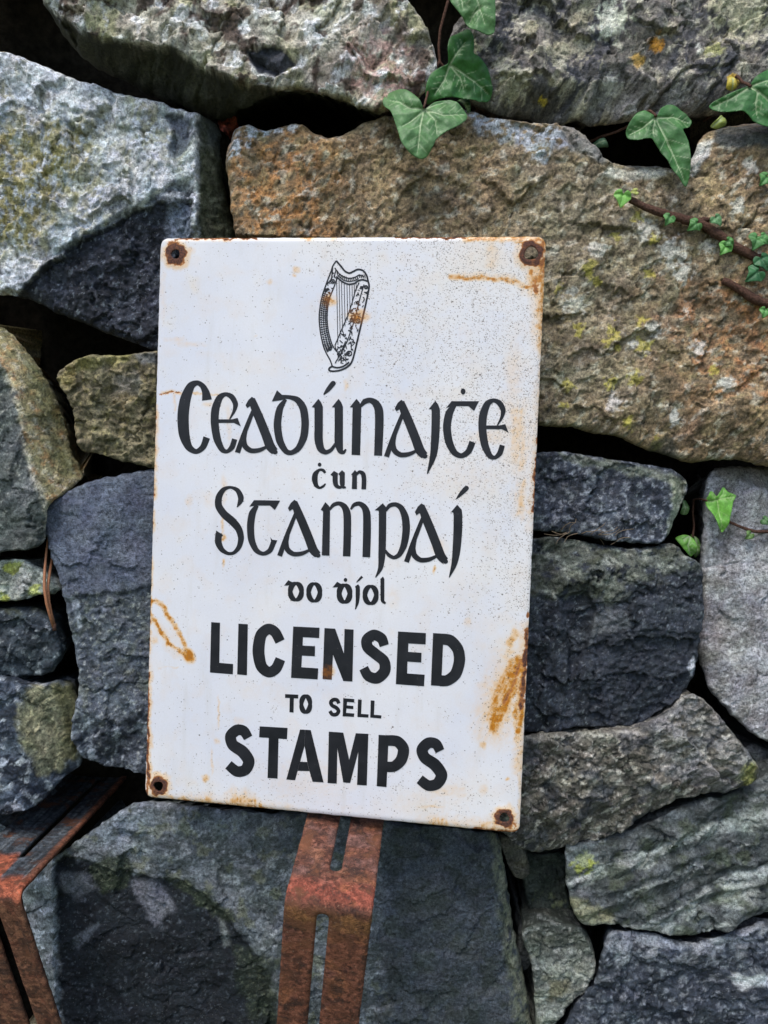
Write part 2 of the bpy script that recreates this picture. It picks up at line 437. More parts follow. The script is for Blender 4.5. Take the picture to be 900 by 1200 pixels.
# --- top left, over the gap: pale lichened stone with a dark underside
def sh1(c, h):
    under = [(40, -5), (75, 20), (105, 40), (150, 48), (205, 55), (240, 77), (290, 97), (350, 102), (395, 113), (445, 130)]
    d = dline(c.u, c.v, under) + 3*c.fb(.012, 3, 3)
    below = sdpoly(c.u, c.v, under + [(445, 260), (40, 260)]) > 0
    h = np.where(below, h - np.minimum(d, 70)*.00072 - .004*sstep(0, 8, d), h)
    h = h - .004*c.fb(.03, 3, 8)
    ch = sdpoly(c.u, c.v, [(288, 58), (300, 62), (310, 55), (332, 58), (347, 76), (325, 89), (303, 86)])
    return h - .005*sstep(-2, 3, ch)
def pt1(c):
    k = base(c, A_(132, 126, 116), A_(174, 171, 157), .03)
    k = smix(k, A_(138, 138, 105), c.patch(.045, .15, .2, 4, 2)*.8)
    k = smix(k, A_(206, 203, 196), c.patch(.016, .2, .1, 4, 3)*.85)
    k = smix(k, A_(70, 58, 50), c.patch(.022, .16, .12, 5, 4)*.95)
    k = smix(k, A_(158, 128, 120), c.zone([(410, 40), (470, 30), (490, 90), (455, 130), (420, 110)], 15, 14)*c.patch(.006, -.1, .3, 3, 6)*.8)
    k = smix(k, A_(60, 56, 52), c.zone([(455, 0), (500, 40), (500, 90), (470, 80), (455, 40)], 8, 14)*c.patch(.012, 0, .15, 4, 7)*.8)
    k = smix(k, A_(52, 55, 62), c.zone([(288, 58), (300, 62), (310, 55), (332, 58), (347, 76), (325, 89), (303, 86)], 1.5, 3))
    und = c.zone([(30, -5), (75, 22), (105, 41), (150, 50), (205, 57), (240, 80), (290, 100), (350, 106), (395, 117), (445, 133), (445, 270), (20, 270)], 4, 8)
    k = smix(k, A_(44, 44, 33), und*.95)  # olive algae on the underside, darkened further to paint in its shade
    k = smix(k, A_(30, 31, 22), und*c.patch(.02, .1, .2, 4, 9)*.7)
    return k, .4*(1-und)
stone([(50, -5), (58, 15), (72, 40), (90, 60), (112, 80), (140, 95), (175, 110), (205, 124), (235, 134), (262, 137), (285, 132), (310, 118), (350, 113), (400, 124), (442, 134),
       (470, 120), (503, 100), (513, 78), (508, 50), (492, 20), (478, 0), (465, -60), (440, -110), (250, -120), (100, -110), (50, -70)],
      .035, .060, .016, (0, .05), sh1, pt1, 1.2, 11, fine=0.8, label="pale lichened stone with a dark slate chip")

# --- big grey stone with the dark slate fracture
FR2 = [(15, 352), (32, 330), (60, 305), (85, 285), (110, 272), (135, 262), (160, 246), (185, 238), (210, 236), (224, 236), (226, 300), (240, 440), (60, 440)]
def sh2(c, h):
    d = sdpoly(c.u, c.v, FR2) + 5*c.fb(.014, 4, 2)
    h = h - .007*sstep(-1, 4, d) - .00006*np.clip(d, 0, 90)
    h = h + np.where(d > 0, .0016*fbm(c.x/.004+c.z/.012, c.z/.005, 5, 4, .6), 0)
    rt = (c.u-229 - .03*(c.v-200)) + 5*c.fb(.02, 3, 4)
    h = h - .00085*np.clip(rt, 0, 60)
    notch = sdpoly(c.u, c.v, [(192, 135), (215, 132), (228, 150), (222, 172), (205, 190), (198, 175), (203, 155)])
    h = h - .006*sstep(-3, 7, notch)
    led = sdpoly(c.u, c.v, [(60, 300), (120, 262), (180, 230), (210, 212), (222, 215), (222, 236), (180, 240), (120, 270)])
    h = h - .0035*sstep(-4, 4, led + 4*c.fb(.01, 3, 6))
    return h
def pt2(c):
    k = base(c, A_(158, 165, 174), A_(184, 189, 196), .03)
    k = smix(k, A_(202, 207, 214), c.patch(.010, .2, .12, 5, 2)*.75)
    k = smix(k, A_(96, 101, 108), c.patch(.014, .28, .12, 5, 3)*.7)
    yel = c.zone([(-40, 150), (60, 135), (120, 150), (110, 200), (60, 260), (40, 300), (-40, 310)], 35, 30, 1, .02)
    k = smix(k, A_(140, 130, 72), yel*c.patch(.007, -.05, .2, 4, 4)*.85)
    k = smix(k, A_(140, 138, 104), c.patch(.035, .15, .25, 4, 5)*c.patch(.006, 0, .2, 3, 6)*.6)
    k = smix(k, A_(100, 96, 50), yel*c.patch(.004, .15, .15, 3, 7)*.6)
    fr = c.zone(FR2, 2.5, 6, 2)
    k = smix(k, A_(46, 50, 60), fr)
    k = smix(k, A_(26, 29, 37), fr*c.patch(.012, .0, .3, 5, 8)*.9)
    k = smix(k, A_(120, 128, 140), fr*c.patch(.004, .42, .08, 3, 9)*.5)
    led = c.zone([(50, 305), (120, 262), (180, 230), (210, 212), (224, 215), (224, 236), (180, 240), (120, 270), (70, 305)], 4, 8, 3)
    k = smix(k, A_(92, 98, 106), led*.55*(1-fr)); k = smix(k, A_(58, 64, 72), led*c.patch(.008, .05, .15, 4, 10)*.8*(1-fr))
    pale = c.zone([(196, 236), (222, 238), (226, 290), (194, 290)], 4, 5, 4); k = smix(k, A_(112, 120, 134), pale*.8)
    k = smix(k, A_(74, 82, 94), c.zone([(192, 135), (215, 132), (228, 150), (222, 172), (205, 190), (198, 175), (203, 155)], 3, 5, 5)*.85)
    rt = c.zone([(232, 100), (300, 100), (300, 320), (232, 320)], 3, 7, 6)
    k = smix(k, A_(78, 82, 62), rt*.95); k = smix(k, A_(56, 62, 70), rt*sstep(190, 160, c.v)*.7); k = smix(k, A_(48, 52, 36), rt*c.patch(.008, .1, .2, 4, 11)*.7)
    k = smix(k, A_(196, 200, 204), c.zone([(222, 150), (232, 165), (232, 285), (224, 285), (226, 200)], 3, 4, 7)*c.patch(.005, -.1, .2)*.5)
    return k, .5+.3*fr
stone([(-110, 80), (-40, 70), (20, 71), (60, 85), (100, 100), (150, 114), (190, 125), (225, 133), (248, 144), (260, 158), (262, 195), (268, 240), (276, 280), (272, 340), (250, 400),
       (215, 418), (183, 412), (150, 400), (100, 380), (60, 364), (30, 350), (0, 344), (-60, 340), (-110, 300)],
      .036, .030, .012, (0, .10), sh2, pt2, 1.1, 22, fine=0.75, label="large grey stone with dark slate fracture and yellow lichen")

# --- big brown stone behind the upper right of the sign
def sh3(c, h):
    rec = sdpoly(c.u, c.v, [(690, 160), (720, 190), (760, 196), (800, 196), (812, 175), (850, 160), (905, 160), (905, 120), (690, 120)])
    h = h - .0005*np.clip(rec+4, 0, 40)
    grey = sdpoly(c.u, c.v, [(655, 140), (690, 150), (722, 192), (690, 185), (668, 178), (660, 160)])
    h = h - .0035*sstep(-2, 6, grey)
    corner = sdpoly(c.u, c.v, [(255, 190), (262, 130), (310, 135), (275, 150), (266, 200)])
    h = h - .006*sstep(-2, 8, corner)
    return h - .00012*np.clip(c.v-480, 0, 80)
YD = [(730, 235, 5), (722, 279, 6), (690, 315, 9), (700, 330, 5), (655, 338, 5), (752, 376, 6), (720, 389, 8), (712, 401, 5), (755, 404, 8), (723, 408, 4), (677, 385, 7), (745, 443, 8),
      (716, 448, 7), (664, 452, 7), (660, 475, 4), (738, 495, 6), (770, 520, 6), (837, 433, 6), (747, 255, 6), (760, 322, 5), (768, 278, 6)]
WD = [(757, 268, 12), (790, 295, 14), (800, 320, 10), (766, 385, 8), (742, 405, 6), (675, 355, 12), (820, 408, 8), (700, 290, 9), (850, 450, 9), (720, 470, 9), (830, 290, 8), (880, 195, 8), (865, 240, 8), (790, 490, 8)]
def pt3(c):
    k = base(c, A_(112, 95, 73), A_(148, 128, 99), .028)
    k = smix(k, A_(126, 122, 104), c.zone([(600, 170), (760, 200), (850, 330), (720, 500), (600, 500)], 60, 40, 1, .03)*.6)
    k = smix(k, A_(150, 106, 62), c.zone([(262, 150), (350, 145), (400, 200), (390, 300), (262, 300)], 30, 30, 2, .02)*c.patch(.010, -.1, .25, 4, 2)*.8)
    k = smix(k, A_(156, 106, 68), c.zone([(770, 340), (940, 300), (940, 480), (850, 470), (800, 430)], 40, 40, 3, .03)*c.patch(.014, -.05, .3, 4, 3)*.75)
    k = smix(k, A_(172, 168, 152), c.patch(.008, .27, .12, 4, 4)*.7)
    k = smix(k, A_(66, 58, 44), c.patch(.006, .20, .14, 4, 5)*.75)
    k = smix(k, A_(78, 68, 52), c.patch(.03, .2, .2, 4, 6)*.6)
    k = smix(k, A_(122, 112, 80), c.patch(.02, .22, .15, 4, 7)*c.patch(.005, 0, .2, 3, 8)*.5)
    k = smix(k, A_(160, 168, 178), c.zone([(545, 128), (600, 140), (650, 148), (672, 168), (655, 172), (640, 190), (600, 165), (560, 155)], 5, 9, 4)*c.patch(.006, -.1, .2, 4, 9)*.8)
    k = smix(k, A_(168, 176, 186), c.zone([(262, 190), (272, 145), (300, 138), (350, 142), (345, 155), (300, 160), (280, 180)], 5, 9, 5)*c.patch(.006, 0, .2, 4, 10)*.8)
    k = smix(k, A_(106, 108, 106), c.zone([(655, 140), (690, 150), (722, 192), (690, 185), (668, 178), (660, 160)], 3, 5, 6)*.8)
    k = smix(k, A_(62, 66, 66), c.zone([(722, 178), (790, 175), (795, 194), (760, 200), (735, 194)], 4, 5, 7)*.9)
    k = smix(k, A_(60, 64, 66), c.zone([(838, 150), (920, 140), (920, 165), (850, 178), (835, 168)], 4, 6, 8)*.9)
    k = smix(k, A_(186, 188, 186), c.zone([(805, 195), (820, 165), (835, 165), (830, 185), (812, 205)], 3, 6, 9)*.7)
    k = smix(k, A_(190, 190, 182), c.zone([(715, 195), (740, 200), (780, 199), (782, 206), (740, 212), (700, 205)], 3, 4, 9)*.6)
    for i, (u, v, r) in enumerate(WD): k = smix(k, A_(180, 180, 172), c.spot(u, v, r, 1.1, i)*.7)
    for i, (u, v, r) in enumerate(YD): k = smix(k, A_(156, 148, 62), c.spot(u, v, r*.9, 1.5, i+30)*.62)
    k = smix(k, A_(58, 60, 56), c.zone([(760, 515), (790, 512), (795, 545), (755, 540)], 4, 6, 10)*.8)
    return k, .35
stone([(262, 190), (265, 165), (275, 146), (290, 141), (310, 146), (345, 141), (362, 150), (385, 159), (405, 154), (440, 139), (470, 133), (510, 128), (550, 129), (575, 137), (600, 143), (640, 146),
       (665, 150), (690, 168), (715, 190), (740, 196), (770, 197), (795, 200), (806, 184), (822, 162), (850, 151), (900, 146), (1000, 150), (1010, 300), (1000, 545), (900, 545), (850, 539), (800, 540),
       (760, 528), (720, 513), (680, 504), (640, 499), (500, 492), (380, 486), (300, 478), (285, 420), (278, 330), (272, 260), (266, 220)],
      .012, .026, .016, (.05, .02), sh3, pt3, .62, 33, fine=1.35, label="broad brown stone speckled with yellow and white lichen")

# --- top right dark stone
def sh4(c, h):
    return h - .00030*np.clip(c.v-95, 0, 60) + .003*c.fb(.03, 3, 4)
def pt4(c):
    k = base(c, A_(92, 88, 84), A_(116, 112, 106), .03)
    k = smix(k, A_(54, 56, 64), c.patch(.035, .05, .2, 5, 2)*.8)
    k = smix(k, A_(168, 163, 146), c.patch(.012, .2, .1, 5, 3)*.8)
    k = smix(k, A_(126, 124, 122), c.zone([(640, 110), (700, 95), (800, 85), (860, 90), (860, 135), (650, 148)], 15, 18, 1)*c.patch(.014, -.05, .2, 4, 4)*.8)
    k = smix(k, A_(70, 64, 44), c.zone([(600, 105), (660, 110), (650, 145), (600, 140)], 10, 14, 2)*.6)
    k = smix(k, A_(50, 48, 44), c.patch(.007, .26, .1, 4, 5)*.7)
    for i, (u, v, r, col) in enumerate([(718, 22, 19, (186, 190, 172)), (712, 36, 9, (186, 190, 172)), (601, 100, 20, (150, 146, 124)), (868, 8, 34, (168, 164, 140)), (653, 97, 8, (165, 160, 140)), (718, 98, 12, (168, 166, 160)),
                                        (735, 128, 14, (150, 148, 144)), (622, 32, 8, (150, 145, 120)), (655, 60, 12, (150, 146, 126)), (680, 55, 12, (158, 152, 134)), (838, 58, 9, (150, 150, 100)), (820, 58, 5, (190, 190, 180)),
                                        (769, 54, 9, (196, 136, 44)), (748, 72, 7, (176, 140, 70)), (636, 118, 5, (160, 140, 40)), (860, 95, 7, (170, 140, 40)), (872, 82, 8, (160, 158, 140)), (548, 52, 12, (160, 158, 130)), (680, 15, 14, (140, 136, 118))]):
        k = smix(k, A_(*col), c.spot(u, v, r, .9, i)*.85)
    return k, .5
stone([(524, 60), (530, 35), (545, 15), (558, -5), (575, -60), (640, -110), (900, -110), (1000, -90), (1005, 60), (1000, 120), (900, 105), (850, 130), (800, 135), (760, 139), (700, 146), (675, 140), (650, 148), (610, 142), (575, 135), (552, 125), (534, 95)],
      .030, .045, .014, (-.02, .05), sh4, pt4, 1.2, 44, fine=0.8, label="dark stone with pale and orange lichen spots under the ivy")

# --- left: stone with yellow lichened shoulder
RG5 = [(-60, 370), (0, 425), (16, 455), (24, 490), (32, 530), (42, 565), (54, 592)]
def sh5(c, h):
    d = sdpoly(c.u, c.v, RG5 + [(60, 660), (-60, 660)])
    h = h - np.where(d < 0, .00062*(-d), 0) - np.where(d > 0, .00018*np.minimum(d, 50), 0)
    return h
def pt5(c):
    k = base(c, A_(72, 78, 78), A_(92, 97, 96), .02)
    k = smix(k, A_(44, 50, 52), c.patch(.016, .05, .2, 5, 2)*.8)
    k = smix(k, A_(132, 136, 132), c.patch(.006, .33, .1, 4, 3)*.6)
    k = smix(k, A_(52, 58, 54), sstep(570, 620, c.v)*.6)
    bev = 1-c.zone(RG5 + [(60, 660), (-60, 660)], 3, 6, 1)
    b = base(c, A_(120, 112, 82), A_(150, 140, 108), .018, 8)
    b = smix(b, A_(156, 112, 72), c.patch(.012, .22, .15, 4, 9)*.6); b = smix(b, A_(178, 172, 154), c.patch(.008, .25, .12, 4, 10)*.7); b = smix(b, A_(92, 94, 62), c.zone([(0, 380), (60, 440), (95, 560), (70, 560), (45, 470)], 10, 10, 3)*.7)
    k = k*(1-bev[:, None]) + b*bev[:, None]
    rid = np.exp(-(np.maximum(0, np.abs(sdpoly(c.u, c.v, RG5 + [(60, 660), (-60, 660)]))-1)/3.5)**2)
    k = smix(k, A_(172, 168, 150), rid*c.patch(.007, -.05, .2, 4, 12)*.6)
    return k, .45
stone([(-100, 360), (-40, 365), (0, 380), (15, 392), (40, 420), (60, 450), (76, 490), (84, 525), (94, 545), (98, 560), (78, 578), (58, 592), (52, 612), (50, 636), (30, 645), (0, 647), (-50, 650), (-100, 640)],
      .030, .034, .008, (0, .02), sh5, pt5, 1.0, 55, fine=0.7, label="dark stone with a pale yellow lichened shoulder")

# --- small olive stone
def pt6(c):
    k = base(c, A_(94, 88, 70), A_(126, 117, 92), .02)
    k = smix(k, A_(62, 60, 42), c.patch(.008, .15, .15, 5, 2)*.8); k = smix(k, A_(146, 136, 96), c.patch(.007, .3, .1, 4, 3)*.6)
    k = smix(k, A_(104, 104, 98), c.zone([(135, 440), (165, 435), (165, 465), (140, 465)], 5, 8, 1)*.8); k = smix(k, A_(76, 80, 84), c.zone([(158, 414), (200, 412), (200, 428), (165, 426)], 3, 4, 2)*.8)
    k = smix(k, A_(132, 126, 74), c.zone([(68, 445), (90, 420), (150, 412), (150, 424), (100, 432), (80, 452)], 4, 6, 3)*.5)
    return k, .35
stone([(68, 440), (85, 425), (110, 416), (150, 416), (195, 412), (235, 420), (245, 480), (235, 545), (200, 552), (175, 548), (140, 540), (112, 531), (92, 527), (85, 505), (88, 484), (76, 458)],
      .030, .026, .010, (0, .03), None, pt6, 1.4, 66, label="small olive brown stone in a dark gap")

# --- slate stone left of the sign
def sh7(c, h):
    low = sstep(-2, 4, (c.v - 694 + .12*(c.u-120)) + 5*c.fb(.014, 3, 2))
    bot = sdpoly(c.u, c.v, [(80, 835), (120, 850), (180, 830), (180, 930), (80, 930)])
    c.rf = .45+.30*low; return h - .0025*low + .0012*low*c.fb(.006, 3, 5) - .00035*np.clip(bot+5*c.fb(.01, 3, 6), 0, 60)
def pt7(c):
    k = base(c, A_(68, 75, 90), A_(86, 93, 106), .02)
    k = smix(k, A_(50, 56, 68), c.patch(.006, .2, .15, 4, 2)*.6)
    low = sstep(-7, 9, (c.v - 694 + .12*(c.u-120)) + 12*c.fb(.014, 3, 2))*.8
    L = base(c, A_(64, 71, 80), A_(92, 99, 107), .012, 5); L = smix(L, A_(48, 54, 56), c.patch(.009, .12, .15, 5, 6)*.8); L = smix(L, A_(150, 156, 152), c.patch(.004, .36, .08, 3, 7)*.6); L = smix(L, A_(96, 100, 78), c.patch(.02, .35, .12, 3, 8)*.35)
    k = k*(1-low[:, None]) + L*low[:, None]
    bot = c.zone([(85, 838), (120, 850), (180, 830), (180, 930), (80, 930)], 6, 10, 2)
    k = smix(k, A_(38, 44, 54), bot*c.patch(.012, -.1, .2, 4, 9)*.85); k = smix(k, A_(142, 150, 158), bot*c.patch(.010, .25, .1, 4, 10)*.7)
    k = smix(k, A_(142, 150, 158), c.zone([(84, 700), (92, 705), (98, 735), (92, 738)], 2, 4, 3)*.7)
    k = smix(k, A_(140, 148, 156), np.exp(-(c.d/.0035)**2)*sstep(640, 760, c.v)*c.patch(.008, 0, .2)*.5)
    return k, .4+.3*low
stone([(53, 602), (58, 590), (72, 580), (100, 567), (130, 558), (178, 550), (225, 556), (245, 640), (245, 780), (232, 890), (190, 908), (165, 909), (148, 906), (125, 900), (100, 887), (86, 872), (83, 850), (87, 828), (91, 805), (88, 775), (82, 735), (77, 705), (72, 682), (63, 652), (55, 622)],
      .033, .020, .008, (0, .03), sh7, pt7, .9, 77, fine=0.5, label="smooth blue grey slate stone beside the sign")

# --- small stones at the far left
def pt8(c):
    k = base(c, A_(128, 134, 128), A_(164, 168, 160), .012); k = smix(k, A_(84, 90, 86), c.patch(.008, .18, .12, 4, 2)*.8)
    for i, (u, v, r) in enumerate([(15, 665, 9), (40, 692, 7), (2, 702, 6)]): k = smix(k, A_(160, 166, 62), c.spot(u, v, r, .9, i)*.7)
    return smix(k, A_(82, 86, 84), sstep(52, 64, c.u)*.6)
stone([(-90, 664), (-40, 655), (0, 657), (28, 656), (50, 667), (68, 682), (72, 692), (62, 697), (45, 697), (30, 703), (0, 705), (-50, 708), (-90, 700)], .030, .018, .006, (0, .06), None, pt8, .9, 88, depth=.09)
def pt9(c):
    k = base(c, A_(36, 43, 50), A_(56, 64, 70), .015); k = smix(k, A_(132, 140, 144), c.patch(.008, .36, .09, 4, 2)*.6); return smix(k, A_(64, 66, 46), c.patch(.02, .2, .15, 4, 3)*sstep(730, 712, c.v)*.7)
stone([(-90, 712), (0, 712), (35, 712), (55, 718), (66, 735), (72, 760), (66, 782), (52, 792), (20, 794), (0, 790), (-90, 785)], .042, .022, .010, (0, .05), None, pt9, 1.2, 99)
def pt10(c):
    k = base(c, A_(44, 52, 64), A_(72, 82, 94), .02); k = smix(k, A_(28, 33, 42), c.patch(.02, .1, .2, 4, 2)*.8); k = smix(k, A_(150, 158, 166), c.patch(.010, .24, .1, 4, 3)*.7)
    y = c.zone([(30, 806), (60, 800), (92, 800), (98, 880), (70, 905), (45, 905), (24, 870), (20, 835)], 6, 10, 1)
    b = base(c, A_(98, 98, 78), A_(130, 128, 104), .012, 6); b = smix(b, A_(168, 166, 134), c.patch(.006, .22, .12, 4, 7)*.6); b = smix(b, A_(70, 70, 44), c.zone([(62, 790), (110, 790), (110, 900), (75, 890), (68, 840)], 8, 8, 2)*.8)
    return k*(1-y[:, None]) + b*y[:, None]
def sh10(c, h):
    d = sdpoly(c.u, c.v, [(24, 800), (110, 790), (110, 920), (50, 915), (24, 870)])
    return h - .00045*np.clip(c.u-28, 0, 80) - .003*sstep(-2, 5, d)
stone([(-90, 800), (-40, 796), (0, 790), (25, 800), (45, 803), (65, 797), (86, 805), (96, 835), (100, 872), (98, 890), (75, 912), (58, 930), (42, 942), (20, 950), (0, 955), (-90, 965)], .035, .036, .012, (0, .0), sh10, pt10, 1.1, 110, fine=0.7, label="dark stone with an olive lichened right side")
def ptg(c): return base(c, A_(104, 112, 116), A_(140, 146, 150), .015)
stone([(-90, 985), (-20, 962), (8, 965), (26, 985), (20, 1020), (-5, 1050), (-90, 1060)], .050, .018, .008, (0, 0), None, ptg, 1, 121)

# --- broad slate under the sign
DK11 = [(62, 1012), (78, 1004), (112, 1012), (140, 1022), (165, 1026), (205, 1030), (240, 1046), (270, 1075), (292, 1108), (312, 1135), (325, 1180), (330, 1300), (66, 1300), (64, 1100)]
def sh11(c, h):
    d = sdpoly(c.u, c.v, DK11) + 4*c.fb(.014, 4, 2)
    c.rf = .8
    h = h - .006*sstep(-2, 5, d) - .00002*np.clip(d, 0, 100)
    lf = 62 + .02*(c.v-1000) - c.u
    h = h - .0007*np.clip(lf+3*c.fb(.01, 3, 4), 0, 60)
    rt = c.u - (572 + .13*(c.v-975)) + 4*c.fb(.02, 3, 6)
    return h - .0008*np.clip(rt, 0, 50)
def pt11(c):
    k = base(c, A_(70, 77, 83), A_(94, 100, 105), .025); k = smix(k, A_(56, 62, 62), c.patch(.015, .1, .2, 5, 2)*.7); k = smix(k, A_(136, 143, 150), c.patch(.010, .3, .12, 5, 3)*.55)
    k = smix(k, A_(128, 136, 146), c.zone([(110, 960), (170, 935), (185, 960), (160, 1000), (120, 990)], 14, 14, 1)*c.patch(.012, -.1, .2, 4, 4)*.7)
    k = smix(k, A_(92, 96, 74), c.patch(.02, .3, .12, 4, 5)*.5)
    r = sstep(430, 470, c.u + 14*c.fb(.02, 3, 6)); k = smix(k, A_(52, 58, 65), r*.8); k = smix(k, A_(44, 50, 48), r*c.patch(.016, .1, .15, 5, 7)*.7)
    d = c.zone(DK11, 3, 7, 2)
    k = smix(k, A_(24, 29, 35), d); k = smix(k, A_(15, 18, 24), d*c.patch(.02, .05, .25, 4, 8)*.8); k = smix(k, A_(84, 92, 100), d*c.patch(.0045, .44, .08, 3, 9)*.4)
    k = smix(k, A_(92, 95, 104), c.zone([(152, 1030), (190, 1030), (207, 1066), (182, 1083), (160, 1056)], 4, 6, 3)*.9)
    k = smix(k, A_(86, 90, 96), c.zone([(68, 1024), (98, 1020), (108, 1040), (90, 1052), (76, 1042)], 5, 6, 4)*.85)
    k = smix(k, A_(78, 84, 90), c.zone([(84, 1104), (115, 1078), (122, 1082), (92, 1112)], 2, 4, 5)*.7)
    k = smix(k, A_(96, 102, 102), c.zone([(255, 1075), (262, 1078), (270, 1105), (262, 1108)], 3, 4, 6)*.7)
    moss = c.zone([(105, 1010), (145, 1000), (156, 1020), (150, 1040), (120, 1046), (108, 1030)], 4, 7, 7) + c.zone([(195, 1030), (240, 1040), (280, 1080), (260, 1080), (220, 1050)], 4, 8, 8) + c.zone([(270, 1110), (325, 1125), (325, 1200), (290, 1200)], 8, 12, 9)*.7
    k = smix(k, A_(38, 46, 34), moss*.85); k = smix(k, A_(92, 98, 82), moss*c.patch(.004, .3, .1, 3, 10)*.5)
    lf = c.zone([(10, 1000), (62, 1000), (68, 1100), (74, 1230), (10, 1230)], 3, 5, 10); k = smix(k, A_(120, 128, 132), lf*.85); k = smix(k, A_(60, 66, 66), lf*c.patch(.010, .1, .15, 4, 11)*.8); k = smix(k, A_(178, 186, 196), lf*c.patch(.012, .28, .1, 4, 12)*.7)
    rt = sstep(-6, 6, c.u-(574+.13*(c.v-975)) + 6*c.fb(.01, 3, 13)); k = smix(k, A_(112, 116, 98), rt*c.patch(.01, -.2, .2)*.75)
    return k, .5
stone([(25, 1052), (40, 1030), (60, 1008), (90, 985), (125, 960), (150, 944), (170, 936), (260, 945), (400, 955), (520, 965), (578, 972), (588, 1000), (598, 1060), (606, 1105), (614, 1145), (624, 1200), (632, 1290), (400, 1300), (200, 1300), (72, 1290), (66, 1200), (45, 1120)],
      .026, .022, .010, (0, .03), sh11, pt11, .9, 132, fine=0.45, label="broad slate stone with a black fracture under the sign")

# --- right of the sign
def sh12(c, h):
    d = sdpoly(c.u, c.v, [(780, 545), (795, 552), (788, 600), (778, 632), (830, 660), (830, 530)])
    top = sdpoly(c.u, c.v, [(655, 528), (720, 545), (790, 560), (830, 560), (830, 500), (655, 500)])
    return h - .0006*np.clip(d+2*c.fb(.01), 0, 40) - .0004*np.clip(top, 0, 30)
def pt12(c):
    k = base(c, A_(40, 45, 55), A_(62, 68, 78), .015); k = smix(k, A_(140, 146, 154), c.patch(.005, .18, .14, 5, 2)*.6); k = smix(k, A_(32, 36, 44), c.patch(.014, .15, .2, 4, 3)*.7)
    k = smix(k, A_(98, 104, 92), c.zone([(655, 530), (700, 538), (760, 548), (800, 560), (790, 566), (720, 552), (660, 540)], 3, 5, 1)*.7)
    k = smix(k, A_(132, 138, 122), c.zone([(785, 560), (806, 565), (798, 605), (786, 628), (780, 625), (790, 590)], 3, 4, 2)*.85)
    return k, .9
stone([(560, 535), (610, 530), (660, 530), (720, 539), (775, 547), (798, 556), (805, 568), (799, 590), (790, 612), (784, 628), (765, 637), (720, 634), (660, 624), (610, 622), (560, 620)], .012, .020, .008, (0, .02), sh12, pt12, 1.0, 143, fine=0.75, label="dark wedge shaped stone with a pale edge")
def sh13(c, h):
    sm = sdpoly(c.u, c.v, [(700, 720), (740, 735), (822, 742), (822, 800), (745, 852), (690, 852)])
    lf = sdpoly(c.u, c.v, [(600, 680), (655, 700), (668, 760), (658, 860), (600, 860)])
    mid = sdpoly(c.u, c.v, [(655, 700), (690, 690), (700, 715), (690, 750), (668, 800), (664, 740)])
    top = sdpoly(c.u, c.v, [(600, 610), (810, 610), (815, 665), (760, 662), (700, 668), (600, 690)])
    h = h - .006*sstep(-2, 5, mid+3*c.fb(.01, 3, 2)) + .003*sstep(-2, 3, lf) - .00035*np.clip(top+3*c.fb(.012, 3, 4), 0, 60)
    return np.where(sm > 0, h + .0016*fbm(c.x/.006, c.z/.0045, 8, 4, .6), h) - .0015*sstep(-1, 2, sm+3*c.fb(.01, 3, 5))
def pt13(c):
    k = base(c, A_(34, 39, 47), A_(50, 55, 63), .02); k = smix(k, A_(20, 24, 30), c.patch(.015, .1, .2, 5, 2)*.75); k = smix(k, A_(110, 118, 124), c.patch(.004, .40, .08, 3, 3)*.5)
    t = c.zone([(600, 615), (815, 615), (825, 668), (790, 672), (740, 690), (715, 715), (690, 690), (650, 700), (600, 690)], 8, 12, 1)
    k = smix(k, A_(84, 88, 80), t*c.patch(.012, -.15, .2, 4, 4)*.75); k = smix(k, A_(126, 130, 122), t*c.patch(.010, .25, .12, 4, 5)*.7); k = smix(k, A_(50, 54, 42), t*c.patch(.014, .22, .12, 4, 6)*.7)
    k = smix(k, A_(84, 88, 92), c.zone([(698, 718), (735, 715), (742, 735), (700, 745), (690, 760)], 3, 5, 2)*.7)
    sm = c.zone([(700, 745), (760, 738), (822, 742), (818, 800), (745, 852), (690, 852), (688, 790)], 4, 5, 3); k = smix(k, A_(38, 43, 51), sm*.6)
    k = smix(k, A_(170, 176, 182), c.zone([(806, 782), (813, 768), (814, 785), (810, 792)], 1.5, 2, 4)*.7)
    return k, .6
stone([(560, 640), (615, 632), (650, 628), (700, 637), (750, 642), (788, 636), (802, 648), (821, 664), (824, 700), (820, 745), (815, 775), (808, 800), (796, 818), (770, 836), (745, 850), (700, 852), (650, 856), (610, 856), (560, 850)], .012, .024, .010, (0, .03), sh13, pt13, 1.1, 154, fine=0.7, label="black slate block with a fractured face beside the sign")
def sh14(c, h):
    t = sdpoly(c.u, c.v, [(800, 500), (835, 552), (870, 565), (930, 590), (1010, 600), (1010, 500)])
    l = 826 - c.u
    c.rf = .6; return h - .0006*np.clip(t+2*c.fb(.012, 3, 2), 0, 60) - .0006*np.clip(l, 0, 20)
def pt14(c):
    k = base(c, A_(122, 122, 126), A_(148, 148, 150), .03); k = smix(k, A_(96, 94, 92), c.patch(.022, .15, .2, 5, 2)*.7); k = smix(k, A_(176, 178, 180), c.patch(.007, .3, .12, 4, 3)*.5); k = smix(k, A_(84, 82, 82), c.patch(.006, .27, .12, 4, 4)*.5)
    k = smix(k, A_(90, 86, 80), c.zone([(800, 500), (835, 552), (870, 565), (930, 590), (1010, 600), (1010, 500)], 4, 5, 1)*.8); k = smix(k, A_(96, 90, 84), c.zone([(822, 700), (850, 720), (850, 780), (826, 780)], 12, 14, 2)*.5)  # top band: shade of the upper face painted into the colour
    return k, .5
stone([(823, 590), (827, 562), (836, 549), (870, 546), (920, 548), (1000, 550), (1010, 700), (1005, 900), (950, 900), (900, 869), (878, 857), (850, 830), (828, 803), (818, 775), (820, 720), (821, 650)], .036, .022, .008, (0, .0), sh14, pt14, .8, 165, fine=0.5, label="smooth light grey stone with a small ivy leaf")
